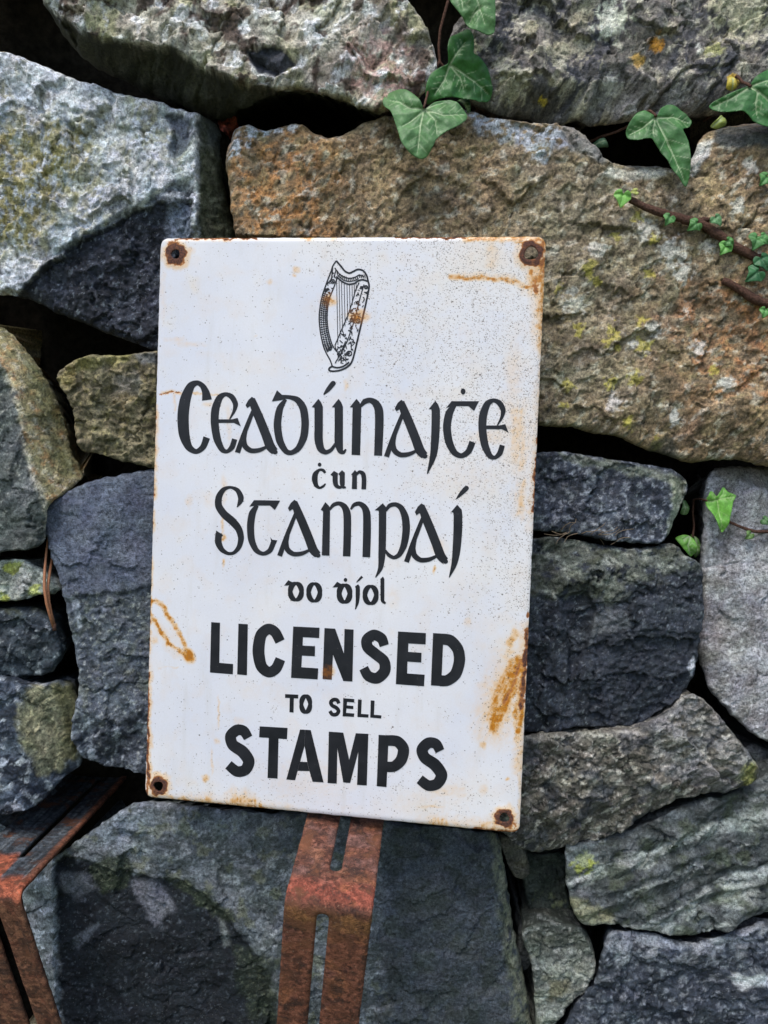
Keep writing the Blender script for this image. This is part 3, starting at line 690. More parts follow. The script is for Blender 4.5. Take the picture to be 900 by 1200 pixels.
def sh15(c, h):
    d = sdpoly(c.u, c.v, [(780, 815), (812, 805), (900, 880), (890, 930), (860, 925), (800, 900), (775, 860)])
    b = c.v - (985 - .28*(c.u-620))
    return h + .003*sstep(-4, 6, d) - .0004*np.clip(b+20, 0, 60) + .002*c.fb(.02, 4, 4)
def pt15(c):
    k = base(c, A_(76, 74, 68), A_(104, 101, 93), .02); k = smix(k, A_(46, 45, 42), c.patch(.010, .1, .16, 5, 2)*.75); k = smix(k, A_(164, 162, 154), c.patch(.007, .24, .1, 5, 3)*.7); k = smix(k, A_(56, 60, 66), c.patch(.025, .2, .15, 4, 4)*.7)
    k = smix(k, A_(124, 124, 124), c.zone([(770, 830), (810, 808), (870, 880), (880, 915), (800, 930), (770, 880)], 15, 18, 1)*c.patch(.01, -.1, .2, 4, 5)*.6)
    k = smix(k, A_(136, 138, 78), c.zone([(862, 915), (882, 890), (888, 900), (878, 918)], 3, 5, 2)*.7); k = smix(k, A_(150, 148, 138), c.zone([(612, 860), (700, 856), (750, 855), (740, 866), (650, 870)], 5, 8, 3)*c.patch(.008, 0, .2)*.6)
    return k, .7
stone([(560, 870), (610, 862), (660, 858), (700, 856), (745, 852), (775, 836), (800, 816), (811, 811), (830, 826), (858, 858), (880, 886), (887, 900), (878, 916), (850, 926), (815, 930), (780, 942), (750, 956), (715, 980), (680, 990), (650, 997), (625, 1000), (600, 985), (575, 960), (560, 930)],
      .012, .034, .010, (0, .02), sh15, pt15, 1.4, 176, label="rough mottled brown grey stone below the black block")
def sh16(c, h):
    t = c.v + .36*(c.u-780) + 26*fbm(c.x/.07, c.z/.07, 61, 2)
    return h + .0016*np.sin(t/7.0) + .001*np.sin(t/3.1+1) - .0005*np.clip(12-(c.v-(985-.37*(c.u-665))), 0, 40)
def pt16(c):
    k = base(c, A_(60, 65, 66), A_(86, 91, 92), .018); k = smix(k, A_(34, 39, 39), c.patch(.014, .08, .16, 5, 2)*.75)
    t = c.v + .36*(c.u-780) + 26*fbm(c.x/.07, c.z/.07, 61, 2) + 5*c.fb(.01, 3, 3)
    s1 = sstep(.55, .95, np.sin(t/13.0+.6))*c.patch(.02, -.25, .25, 4, 4); k = smix(k, A_(140, 146, 142), s1*.7)
    k = smix(k, A_(160, 166, 164), sstep(.8, 1, np.sin(t/6.0))*c.patch(.03, .1, .2, 4, 5)*.6)
    k = smix(k, A_(58, 66, 48), c.patch(.022, .26, .15, 4, 6)*.55); k = smix(k, A_(132, 132, 104), c.zone([(660, 1050), (700, 1060), (720, 1080), (680, 1084), (664, 1070)], 5, 8, 1)*.6)
    k = smix(k, A_(142, 150, 66), c.spot(684, 1011, 11, 1.3, 1)*.7); k = smix(k, A_(112, 120, 122), c.spot(680, 1000, 16, .8, 2)*.5)
    return k, .6
stone([(662, 1015), (664, 990), (690, 984), (720, 978), (752, 960), (785, 944), (815, 934), (852, 929), (886, 910), (900, 896), (960, 880), (1005, 890), (1005, 1060), (950, 1065), (900, 1068), (870, 1076), (845, 1088), (800, 1096), (765, 1091), (720, 1082), (684, 1082), (672, 1068), (664, 1045)],
      .026, .034, .012, (0, .02), sh16, pt16, 1.0, 187, fine=0.7, label="stone with swirling pale bands and a yellow lichen spot")
def pt17(c):
    k = base(c, A_(84, 90, 86), A_(122, 126, 116), .02); k = smix(k, A_(46, 52, 48), sstep(1128, 1108, c.v + 8*c.fb(.012, 3, 3))*.75); k = smix(k, A_(152, 156, 150), c.patch(.008, .22, .12, 4, 2)*.6); k = smix(k, A_(96, 90, 64), c.zone([(640, 1145), (665, 1145), (668, 1165), (645, 1175)], 5, 7, 1)*.6); return k, .5
stone([(612, 1095), (630, 1084), (660, 1082), (682, 1086), (693, 1105), (697, 1130), (690, 1152), (672, 1170), (655, 1195), (640, 1230), (628, 1230), (628, 1180), (622, 1130)], .034, .026, .008, (0, .02), None, pt17, 1.1, 198)
def pt18(c):
    k = base(c, A_(38, 44, 52), A_(58, 64, 74), .02); k = smix(k, A_(28, 32, 40), c.patch(.016, .1, .2, 5, 2)*.7); k = smix(k, A_(140, 146, 154), c.patch(.006, .26, .16, 5, 3)*.42)
    k = smix(k, A_(128, 133, 140), c.zone([(706, 1092), (730, 1086), (800, 1098), (850, 1090), (920, 1072), (920, 1100), (840, 1120), (760, 1125), (715, 1130)], 10, 16, 1)*c.patch(.014, -.15, .25, 4, 4)*.8)
    k = smix(k, A_(166, 172, 176), c.zone([(845, 1142), (880, 1146), (920, 1138), (920, 1156), (870, 1158)], 3, 6, 2)*.8); return k, .7
stone([(700, 1135), (704, 1105), (712, 1089), (730, 1085), (765, 1093), (800, 1099), (845, 1092), (875, 1080), (905, 1072), (1005, 1068), (1005, 1290), (640, 1290), (648, 1225), (662, 1196), (682, 1168), (696, 1150)], .026, .028, .012, (0, .05), None, pt18, 1.2, 209, fine=0.7, label="dark slate stone with a frosted pale top edge")
def pt19(c):
    k = base(c, A_(40, 48, 44), A_(60, 66, 60), .015); return smix(k, A_(92, 100, 72), c.patch(.012, .25, .14, 4, 2)*sstep(1030, 1060, c.v)*.8)
stone([(600, 985), (625, 1000), (650, 998), (662, 1000), (664, 1040), (672, 1072), (660, 1084), (630, 1086), (618, 1060), (612, 1030)], .055, .012, .010, (0, .04), None, pt19, 1.2, 220)
def pt20(c): return base(c, A_(56, 60, 62), A_(92, 94, 94), .02)
stone([(584, 975), (606, 985), (618, 1000), (622, 1024), (606, 1030), (594, 1010)], .035, .012, .008, (0, 0), None, lambda c: base(c, A_(66, 66, 58), A_(86, 84, 74), .01), 1, 231, depth=.08)
stone([(608, 1075), (616, 1080), (624, 1105), (623, 1130), (612, 1135), (606, 1110)], .05, .010, .005, (0, 0), None, pt20, 1, 242, depth=.08)
stone([(868, 876), (885, 872), (912, 882), (1000, 905), (1000, 885), (905, 893), (890, 903), (884, 892)][0:4] + [(960, 898), (905, 893), (890, 899), (880, 890)], .045, .012, .005, (0, 0), None, pt20, 1, 253, depth=.08)
stone([(-90, -60), (-30, -50), (20, -45), (46, -30), (42, -10), (20, -4), (-20, -2), (-90, 0)], .070, .03, .008, (0, 0), None, lambda c: base(c, A_(120, 120, 116), A_(150, 148, 142), .015), 1, 264, depth=-.02)
stone([(256, 140), (262, 131), (272, 130), (279, 137), (276, 150), (268, 158), (260, 152)], .050, .012, .005, (0, 0), None, lambda c: smix(base(c, A_(128, 62, 50), A_(168, 86, 70), .006), A_(90, 40, 34), c.patch(.006, .2, .15)), 1.6, 275, depth=.05, label="small red brick fragment wedged in the wall")
stone([(-60, 72), (-30, 62), (10, 63), (22, 70), (10, 82), (-60, 90)], .055, .02, .006, (0, 0), None, lambda c: base(c, A_(96, 88, 66), A_(130, 122, 100), .012), 1, 286, depth=.08)

stone([(258, 505), (330, 498), (450, 502), (545, 512), (552, 600), (546, 760), (550, 920), (470, 948), (350, 940), (252, 922), (250, 780), (258, 640)], .040, .014, .010, (0, .03), None, pt20, 1, 297, step=.003)
# --- courses of the wall beyond the picture
rnd = random.Random(4)
def course(x0, x1, z0, z1, k):
    z = z0; n = 0
    while z < z1-.03:
        hh = min(rnd.uniform(.12, .19), z1-z)
        if z1-z-hh < .06: hh = z1-z
        x = x0
        while x < x1-.03:
            w = min(rnd.uniform(.17, .29), x1-x)
            if x1-x-w < .09: w = x1-x
            g = .007; j = lambda s: rnd.uniform(-s, s)
            poly = [(x+g+j(.006), z+g), (x+w*.35, z+g+j(.008)), (x+w*.7, z+g+j(.008)), (x+w-g+j(.006), z+g+.012), (x+w-g+j(.008), z+hh*.5), (x+w-g-.015, z+hh-g), (x+w*.6, z+hh-g+j(.008)), (x+w*.3, z+hh-g+j(.008)), (x+g+.012, z+hh-g-.006), (x+g+j(.008), z+hh*.5)]
            poly = [(a, max(b, .001)) for a, b in poly]
            t = rnd.choice([(70, 76, 84), (104, 106, 104), (128, 118, 96), (60, 66, 74), (134, 136, 136)])
            def pt(c, t=t):
                q = base(c, A_(*[v*.85 for v in t]), A_(*[v*1.15 for v in t]), .03); q = smix(q, A_(150, 148, 132), c.patch(.02, .28, .12, 4, 2)*.6); return smix(q, A_(44, 46, 46), c.patch(.025, .22, .14, 4, 3)*.6)
            stone(poly, .026+rnd.uniform(-.01, .012), rnd.uniform(.018, .034), .014, (rnd.uniform(-.03, .03), rnd.uniform(0, .05)), None, pt, 1.2, 300+k*50+n, .005, .14, metric=True); n += 1
            x += w
        z += hh
course(-.98, -.366, 0, 1.42, 0); course(.382, .98, 0, 1.42, 1); course(-.366, .382, 1.145, 1.42, 2); course(-.366, .382, 0, .205, 3)
# --- packed rubble and earth in the heart of the wall
cg = np.arange(-1.0, 1.001, .02); rg = np.arange(0, 1.44, .02); X, Z = np.meshgrid(cg, rg)
Y = .175 + .018*fbm(X.ravel()/.08, Z.ravel()/.08, 3, 4).reshape(X.shape)
nx, nz = len(cg), len(rg)
cv = np.stack([X.ravel(), Y.ravel(), Z.ravel()], -1); back = cv.copy(); back[:, 1] = .45
ci = np.arange(nx*nz).reshape(nz, nx)
fq = np.stack([ci[:-1, :-1].ravel(), ci[:-1, 1:].ravel(), ci[1:, 1:].ravel(), ci[1:, :-1].ravel()], -1); bq = (fq+nx*nz)[:, ::-1]
rimv = np.r_[ci[0, :], ci[1:, -1], ci[-1, -2::-1], ci[-2:0:-1, 0]]; r2 = np.roll(rimv, -1)
eq = np.stack([r2, rimv, rimv+nx*nz, r2+nx*nz], -1)
mesh("rubble_core", np.vstack([cv, back]), np.vstack([fq, bq, eq]), M_EARTH, wall, origin=WORG)

# ------------------------------------------------------------------ enamel sign
def enamel_material():
    m, nt, b = new_mat("white_enamel"); k = NB(nt)
    rust, stain, spk = k.attr("Rust"), k.attr("Stain"), k.attr("Speck")
    n1 = k.noise(260, 4, .6); n2 = k.noise(900, 3, .6); n0 = k.noise(14, 3, .5)
    c = k.mix(k.mapr(n0, .35, .65), (.715, .725, .785), (.80, .79, .80))
    c = k.mix(k.math('MULTIPLY', k.mapr(k.noise(22, 4, .6), .48, .72, 0, .55), k.mapr(spk, .0, .35, .25, 1.0)), c, (.78, .71, .60))
    mp = k.node('ShaderNodeMapping'); mp.inputs['Scale'].default_value = (1, 1, .12); k.link(k.tc.outputs['Object'], mp.inputs['Vector'])
    c = k.mix(k.mapr(k.noise(120, 4, .6, 0, mp.outputs[0]), .56, .76, 0, .30), c, (.60, .57, .52))
    fine = k.mapr(n2, .35, .75, 0, .10); c = k.mix(fine, c, (.42, .36, .27)); c = k.mix(k.mapr(spk, .1, .6, 0, .35), c, (.80, .76, .71))
    # translucent rusty water stain
    sf = k.math('MULTIPLY', stain, k.mapr(n1, .25, .7, .55, 1.25), clamp=True)
    sc_ = k.mix(k.mapr(sf, .45, 1.0), (.80, .44, .075), (.47, .165, .012))
    c = k.mix(k.mapr(sf, .02, .85), c, sc_)
    # pin-prick specks
    pr = None
    for sc_v, dmul, r0, r1, amx in ((980, 1.15, .22, .50, .80), (430, .34, .10, .32, .92)):
        v = k.vor(sc_v); sep = k.node("ShaderNodeSeparateColor"); k.link(v.outputs["Color"], sep.inputs[0])
        dot = k.mapr(k.math('SUBTRACT', k.mapr(sep.outputs[1], 0, 1, r0, r1), v.outputs["Distance"]), -.06, .10)
        on = k.math('LESS_THAN', sep.outputs[0], k.math('MULTIPLY', spk, dmul))
        p_ = k.math('MULTIPLY', k.math('MULTIPLY', dot, on), k.mapr(sep.outputs[2], 0, 1, .2, amx))
        c = k.mix(p_, c, k.mix(sep.outputs[2], (.30, .17, .07), (.085, .070, .058)))
        pr = p_ if pr is None else k.math('MAXIMUM', pr, p_)
    # bare rusted steel
    rf = k.math('ADD', rust, k.mapr(n1, .25, .75, -.28, .28))
    rc = k.mix(k.mapr(n2, .3, .7), (.028, .014, .012), (.17, .060, .032))
    rc = k.mix(k.mapr(rf, .5, .95), (.46, .175, .045), rc)
    c = k.mix(k.mapr(rf, .36, .56), c, rc)
    k.link(c, b.inputs["Base Color"])
    k.put(b.inputs["Roughness"], k.mapr(rf, .30, .55, .30, .85)); b.inputs["Specular IOR Level"].default_value = .5
    h = k.math('ADD', k.math('MULTIPLY', k.mapr(rf, .3, .6), k.mapr(n2, .2, .8, -.9, .1)), k.math('MULTIPLY', pr, -.5))
    nb = k.bump(h, .6, .0006); nb = k.bump(k.noise(30, 2), .10, .002, nb)
    k.link(nb, b.inputs["Normal"]); return m
M_ENAMEL = enamel_material()
def ink_material():
    m, nt, b = new_mat("black_enamel_print"); k = NB(nt)
    n = k.noise(500, 4, .65); n1 = k.noise(60, 3, .6)
    c = k.mix(k.mapr(n1, .3, .75), (.009, .010, .013), (.022, .023, .028))
    c = k.mix(k.mapr(n, .66, .78, 0, .5), c, (.22, .21, .20))
    # rust bleeding over the print
    geo = k.node("ShaderNodeNewGeometry")
    for (u, v, r, a) in ((386, 351, 9, .95), (419, 370, 12, .95), (384, 788, 8, .85), (262, 630, 2.2, .6)):
        s, t = px_sign(np.array(float(u)), np.array(float(v))); p = sign_pt(s, t)
        vd = k.node("ShaderNodeVectorMath", operation='DISTANCE'); k.link(geo.outputs["Position"], vd.inputs[0]); vd.inputs[1].default_value = tuple(float(q) for q in p)
        f = k.mapr(k.math('ADD', vd.outputs["Value"], k.mapr(k.noise(260, 4, .65), .3, .7, -.0032, .0032)), r*.0001, r*.00075, a, 0)
        c = k.mix(f, c, (.24, .085, .014))
    k.link(c, b.inputs["Base Color"]); b.inputs["Roughness"].default_value = .42; b.inputs["Specular IOR Level"].default_value = .3
    return m
M_INK = ink_material()

cs, ct = px_sign(np.array([170., 609.]), np.array([934., 977.]))
sbase = sign_pt(np.array(SW/2), np.array(SH))
sign = empty("enamel_sign", tuple(sbase), "rust stained white enamel sign with a harp and black lettering standing on rusty brackets", "sign")
def rrect(w, h, r, n=10):
    P = []
    for cx, cy, a0 in ((w-r, r, -90), (w-r, h-r, 0), (r, h-r, 90), (r, r, 180)):
        for i in range(n+1):
            a = math.radians(a0 + 90*i/n); P.append((cx+r*math.cos(a), cy+r*math.sin(a)))
    return np.array(P)
HOLES = [(206, 298, 5.5), (622.5, 297, 7.6), (186, 921, 6.0), (591, 958, 5.6)]
rim = rrect(SW, SH, .0065); rim = resample(rim, .0008)
rim = rim + outward(rim)*(.00035*fbm(np.arange(len(rim))/12., np.arange(len(rim))*0., 5, 3))[:, None]
hl = []
for (u, v, r) in HOLES:
    s, t = px_sign(np.array(u*1.), np.array(v*1.)); a = np.linspace(0, 2*np.pi, 40, endpoint=False)
    rr = r*.00061*(1+.08*np.sin(3*a+u)); hl.append(np.stack([s+rr*np.cos(a), t+rr*np.sin(a)], -1))
pts, quads, d, nrm, edges = fill([rim]+hl, .00075)
s, t = pts[:, 0], pts[:, 1]; u, v = proj(sign_pt(s, t))
dr = np.minimum.reduce([s, SW-s, t, SH-t])
lift = -.0010*np.clip(1-dr/.0035, 0, 1)**2
for (hu, hv, r) in HOLES:                 # dished screw holes
    hs, ht = px_sign(np.array(hu*1.), np.array(hv*1.)); lift += .0007*np.exp(-((np.hypot(s-hs, t-ht)-r*.0007)/.004)**2)
nz = lambda sc, k=0, o=3: fbm(s/sc, t/sc, 900+k, o)
rust = np.zeros(len(s)); stain = np.zeros(len(s))
def smear(poly, soft, amt, halo, hw, ang, k):      # a broad bleed with grain along its run
    sd = sdpoly(u, v, poly) + 5*nz(.009, 60+k) + 2.5*nz(.003, 61+k)
    a = math.radians(ang); p = u*math.cos(a) + v*math.sin(a); q = -u*math.sin(a) + v*math.cos(a)
    g = np.clip(.80 + .45*fbm(p/3.0, q/26.0, 200+k, 3) + .18*nz(.002, 62+k), .3, 1.15)
    np.maximum(stain, np.maximum(amt*g*sstep(-soft, soft, sd), halo*sstep(-hw, 2, sd)*np.clip(g, .5, 1)), out=stain)
smear([(612, 768), (600, 774), (590, 784), (578, 808), (569, 838), (572, 860), (583, 860), (591, 838), (601, 818), (613, 803)], 6, .98, .34, 30, 24, 0)
smear([(604, 738), (598, 750), (596, 758), (602, 756), (607, 744)], 4, .7, .2, 14, 20, 3)
smear([(613, 800), (604, 822), (602, 850), (604, 868), (609, 866), (612, 840)], 4, .85, .3, 12, 6, 6)
smear([(628, 276), (643, 276), (642, 320), (638, 352), (635, 404), (631, 404), (628, 352), (620, 342), (622, 318), (632, 306)], 4, .95, .35, 14, 4, 9)
smear([(540, 274), (642, 274), (642, 283), (600, 284), (545, 283)], 2.5, .9, .25, 8, 90, 12)
smear([(598, 480), (614, 478), (618, 540), (612, 552), (600, 540)], 8, .50, .22, 26, 6, 15); smear([(606, 565), (616, 562), (616, 600), (606, 602)], 5, .5, .2, 14, 6, 18)
smear([(258, 954), (266, 938), (277, 930), (288, 931), (302, 940), (320, 952)], 3.5, .80, .35, 14, 0, 21); smear([(226, 950), (233, 936), (244, 933), (254, 940), (260, 950)], 3.5, .78, .35, 12, 0, 24); smear([(209, 946), (212, 932), (222, 932), (225, 947)], 3, .78, .3, 8, 0, 27)
smear([(500, 974), (507, 958), (521, 957), (530, 975)], 3.5, .7, .3, 12, 0, 30); smear([(540, 978), (560, 966), (590, 968), (606, 960), (610, 980)], 4, .8, .3, 14, 0, 33)
smear([(500, 920), (545, 922), (548, 932), (505, 938)], 8, .28, .12, 20, 80, 36); smear([(300, 900), (390, 905), (395, 935), (330, 938)], 14, .16, .10, 30, 80, 39)
def addmax(a, b): np.maximum(a, b, out=a)
wu = u + 2.6*nz(.008, 1) + .8*nz(.0025, 31); wv = v + 2.6*nz(.008, 2) + .8*nz(.0025, 32)
brk = .78 + .5*nz(.0035, 33) + .3*nz(.012, 34)
for i, (hu, hv, r) in enumerate(HOLES):
    q = np.hypot(u-hu, v-hv); ro = (13.5, 15.5, 11.5, 11.5)[i]
    addmax(rust, sstep(ro*1.12, ro*.82, q + 3.2*nz(.006, 3+i)))
    addmax(stain, .55*sstep(ro*1.7, ro*.9, q + 4*nz(.006, 3+i)))
def spot(arr, x, y, rx, ry, amt, ang=0):
    a = math.radians(ang); du = wu-x; dv = wv-y; p = (du*math.cos(a)+dv*math.sin(a))/rx; q = (-du*math.sin(a)+dv*math.cos(a))/ry
    addmax(arr, amt*np.clip(brk+.1, .5, 1.1)*sstep(1.5, .2, np.hypot(p, q)))
def streak(arr, pts_, w, amt):
    addmax(arr, amt*np.clip(brk+.15, .5, 1.1)*sstep(1.55, .2, dline(wu, wv, pts_)/w))
# corner and edge rust
spot(rust, 203, 287, 10, 7, .7); spot(rust, 632, 290, 8, 16, .8); spot(rust, 636, 312, 5, 20, .6); spot(stain, 634, 385, 5, 40, .8); spot(stain, 628, 320, 12, 26, .75); spot(rust, 629, 337, 7, 11, .62); spot(stain, 632, 362, 6, 26, .75)
streak(stain, [(527, 324), (560, 326), (585, 327), (605, 331), (622, 337)], 3.2, .85); streak(stain, [(545, 322), (600, 326)], 5, .3)
streak(stain, [(545, 280), (600, 279), (640, 281)], 4, .85); streak(stain, [(576, 284), (577, 310)], 8, .28)
for x, y, rx, ry, a in ((360, 279, 8, 4, .9), (392, 279, 6, 3, .7), (250, 281, 60, 1.6, .5)): spot(stain, x, y, rx, ry, a)
streak(rust, [(463, 277.5), (500, 278), (545, 278)], 1.7, 1); streak(rust, [(205, 280), (260, 279), (300, 279)], 1.6, .9)
streak(rust, [(634, 500), (631, 530), (628, 560), (627, 598)], 3.4, 1); streak(stain, [(632, 470), (628, 520), (622, 600)], 5, .35)
streak(rust, [(637, 350), (636, 400)], 1.6, .8); streak(stain, [(634, 420), (631, 480)], 2.6, .4)
spot(stain, 606, 500, 9, 22, .5); spot(stain, 604, 520, 8, 26, .42); spot(stain, 612, 545, 4, 12, .5, 20); spot(stain, 611, 590, 5, 20, .5); spot(stain, 575, 512, 28, 9, .28); spot(stain, 600, 470, 16, 20, .2)
spot(stain, 602, 440, 12, 50, .22); spot(stain, 560, 300, 60, 30, .10); spot(stain, 545, 560, 60, 30, .12)
# rust run low on the right
a_ = math.radians(24); pp = (u-588)*math.cos(a_) + (v-815)*math.sin(a_); qq = -(u-588)*math.sin(a_) + (v-815)*math.cos(a_)
addmax(stain, .9*sstep(1.25, .3, np.hypot(pp/15, (qq+4)/52))*sstep(-.35, .55, fbm(pp/3.2, qq/34., 77, 3)+.12)); addmax(stain, .45*sstep(1.3, .2, np.hypot((pp+10)/18, (qq+12)/36))*sstep(-.3, .6, fbm(pp/2.5, qq/16., 78, 4))); streak(stain, [(608, 775), (603, 795), (597, 812), (588, 832), (580, 850)], 6, 1); addmax(stain, 1.05*sstep(1.5, .25, dline(u+1.5*nz(.006, 51), v, [(608, 773), (604, 792), (597, 812), (588, 833), (579, 852)])/6.5)); addmax(rust, .60*sstep(1.4, .2, dline(u+1.2*nz(.004, 52), v, [(609, 774), (604, 795), (597, 812), (590, 824)])/3.2))
addmax(stain, .8*sstep(1.4, .2, dline(u+2*nz(.006, 53), v, [(600, 775), (590, 800), (580, 830), (577, 852)])/6.0)); addmax(stain, .95*sstep(1.4, .3, dline(u+nz(.004, 54), v, [(611, 775), (613, 795), (609, 812), (612, 835), (607, 858)])/4.0))
streak(stain, [(604, 742), (598, 755)], 5, .7); streak(stain, [(611, 785), (612, 810), (604, 835), (607, 862)], 4.5, .75); streak(stain, [(597, 820), (594, 842)], 5, .55); streak(stain, [(580, 850), (586, 866)], 2.5, .4)
spot(stain, 575, 800, 14, 30, .3, 25); spot(stain, 566, 872, 4, 6, .6); streak(rust, [(618, 738), (616, 770), (613, 800), (611, 830)], 3.2, .95); streak(stain, [(611, 840), (609, 870), (610, 960)], 3, .35); spot(rust, 619, 722, 2.5, 6, .8)
for L_, w_, a_2 in (([(604, 770), (592, 800), (584, 850)], 26, .30), ([(632, 300), (631, 350), (633, 400)], 9, .55), ([(616, 735), (611, 830), (608, 900)], 8, .5), ([(180, 938), (300, 949), (340, 952)], 11, .35), ([(500, 968), (560, 974), (602, 974)], 14, .42), ([(630, 450), (622, 620)], 7, .25), ([(172, 700), (171, 930)], 6, .3)):
    addmax(stain, a_2*sstep(1.7, .1, dline(wu, wv, L_)/w_)*np.clip(brk, .4, 1.1))
spot(stain, 583, 812, 13, 40, .62, 24); spot(stain, 606, 800, 8, 30, .6, 8); spot(stain, 598, 772, 12, 14, .55); spot(rust, 613, 812, 4, 22, .75, 6)
# left loop stain
streak(stain, [(177, 705), (175, 714), (178, 724), (184, 732), (190, 742), (196, 752), (203, 759), (211, 762), (218, 768)], 2.7, 1); streak(stain, [(182, 705), (189, 708), (195, 718), (203, 730), (209, 740), (214, 750), (217, 758)], 2.6, .95)
addmax(stain, 1.0*sstep(1.25, .5, np.hypot(((u-221)*.819-(v-768)*.574)/7.5, ((u-221)*.574+(v-768)*.819)/11))); streak(stain, [(186, 735), (203, 760), (222, 772)], 7, .25); spot(stain, 205, 745, 8, 16, .18, -35); spot(rust, 189, 783, 2.5, 2, .62); streak(stain, [(186, 783), (208, 781)], 1, .3)
# left edge
for y0, y1, a in ((478, 510, .7), (515, 560, .55), (560, 585, .9), (600, 622, .9), (655, 690, .6), (700, 730, .9), (740, 765, .95), (790, 870, .95), (870, 935, .9)):
    streak(rust, [(188-(min(y, 700)-279)*.038+.8, y) for y in np.linspace(y0, y1, 5)], 2.4, a)
    streak(stain, [(188-(min(y, 700)-279)*.038+2.5, y) for y in np.linspace(y0, y1, 5)], 4, .55)
spot(stain, 176, 607, 6, 6, .7); spot(stain, 180, 750, 6, 7, .5)
streak(rust, [(186, 461), (200, 460.5), (212, 459.5)], 1.2, .62); streak(stain, [(190, 460), (214, 460)], 2.4, .5); streak(stain, [(212, 460), (240, 461), (263, 462)], 1.0, .7); streak(stain, [(204, 462), (205, 480)], 2, .35); spot(stain, 243, 474, 7, 3, .35, -20); spot(stain, 268, 497, 3, 26, .25)
for x, y, rx, ry, a in ((300, 395+0, 2, 2, .3), (347, 317, 4, 4, .45), (315, 331, 4, 4, .35), (205, 398, 14, 4, .22), (222, 403, 20, 4, .25), (191, 345, 4, 40, .16), (245, 585, 7, 12, .2), (262, 575, 4, 20, .28), (222, 588, 5, 9, .22),
                        (345, 322, 2, 2, .7), (406, 452, 2.5, 7, .5), (386, 352, 10, 6.5, .97), (420, 371, 13, 7.5, .97), (385, 787, 7, 8, .85), (262, 660, 2.5, 4, .85), (261, 612, 1.6, 18, .6), (263, 630, 3, 4, .8), (548, 730, 5, 5, .35), (508, 668, 1.6, 4.5, .75), (515, 640, 10, 12, .25),
                        (256, 835, 1.3, 18, .6), (254, 868, 4, 4, .35), (248, 893, 2, 16, .4), (241, 912, 4, 4, .7), (280, 845, 6, 5, .2), (360, 905, 50, 16, .17), (345, 918, 40, 16, .17), (350, 951, 9, 4, .3), (410, 948, 20, 6, .1), (520, 925, 30, 8, .22), (505, 945, 20, 2, .45), (525, 930, 14, 4, .3),
                        (500, 940, 60, 20, .12), (595, 913, 3, 2.5, .8), (567, 925, 6, 6, .3), (560, 968, 16, 7, .45), (460, 700, 10, 14, .15), (540, 690, 30, 30, .08), (300, 640, 60, 120, .05)): spot(stain, x, y, rx, ry, a)
# bottom edge blooms
for x, rx, ry, a in ((217, 6, 7, .7), (242, 11, 7, .7), (283, 20, 8, .72), (280, 9, 13, .7), (199, 8, 6, .7), (514, 9, 9, .65), (545, 12, 5, .5), (575, 24, 6, .75)): spot(stain, x, 934+(x-170)*.098+.5, rx, ry, a)
streak(rust, [(178, 935), (300, 946), (330, 949)], 1.0, .6); streak(rust, [(555, 972), (590, 976), (606, 974)], 3.2, .85); spot(rust, 600, 966, 10, 8, .7)
addmax(stain, .05+.07*sstep(-.1, .6, nz(.02, 20)) - .04)
# density of the pin-pricks
dens = sstep(360, 600, u + .35*(400-v) + 60*nz(.05, 21))*sstep(800, 690, v + 40*nz(.04, 22))*.85 + sstep(.25, .7, nz(.018, 23))*.25 + .04 + .10*sstep(860, 930, v)
dens = np.clip(dens*(.8+.8*nz(.010, 24)), .015, .85)
addmax(dens, sstep(.1, .4, stain)*.35)
V = sign_pt(s, t, lift)
rimi, inv = np.unique(edges, return_inverse=True); inv = inv.reshape(edges.shape); nb = len(V); nk = len(rimi)
B = V - S_N*.0013                                     # steel back of the plate
e0, e1_ = inv[:, 0], inv[:, 1]
wq = np.stack([edges[:, 1], edges[:, 0], nb+edges[:, 0], nb+edges[:, 1]], -1)
allV = np.vstack([V, B]); Q = np.vstack([quads, quads[:, ::-1]+nb, wq])
if np.cross(S_E1, S_E2)@S_N < 0: Q = Q[:, ::-1]
z1 = np.ones(nb)
plate = mesh("plate", allV, Q, M_ENAMEL, sign, {"Rust": np.r_[rust, z1], "Stain": np.r_[stain, z1], "Speck": np.r_[dens, z1*0]}, origin=sbase)

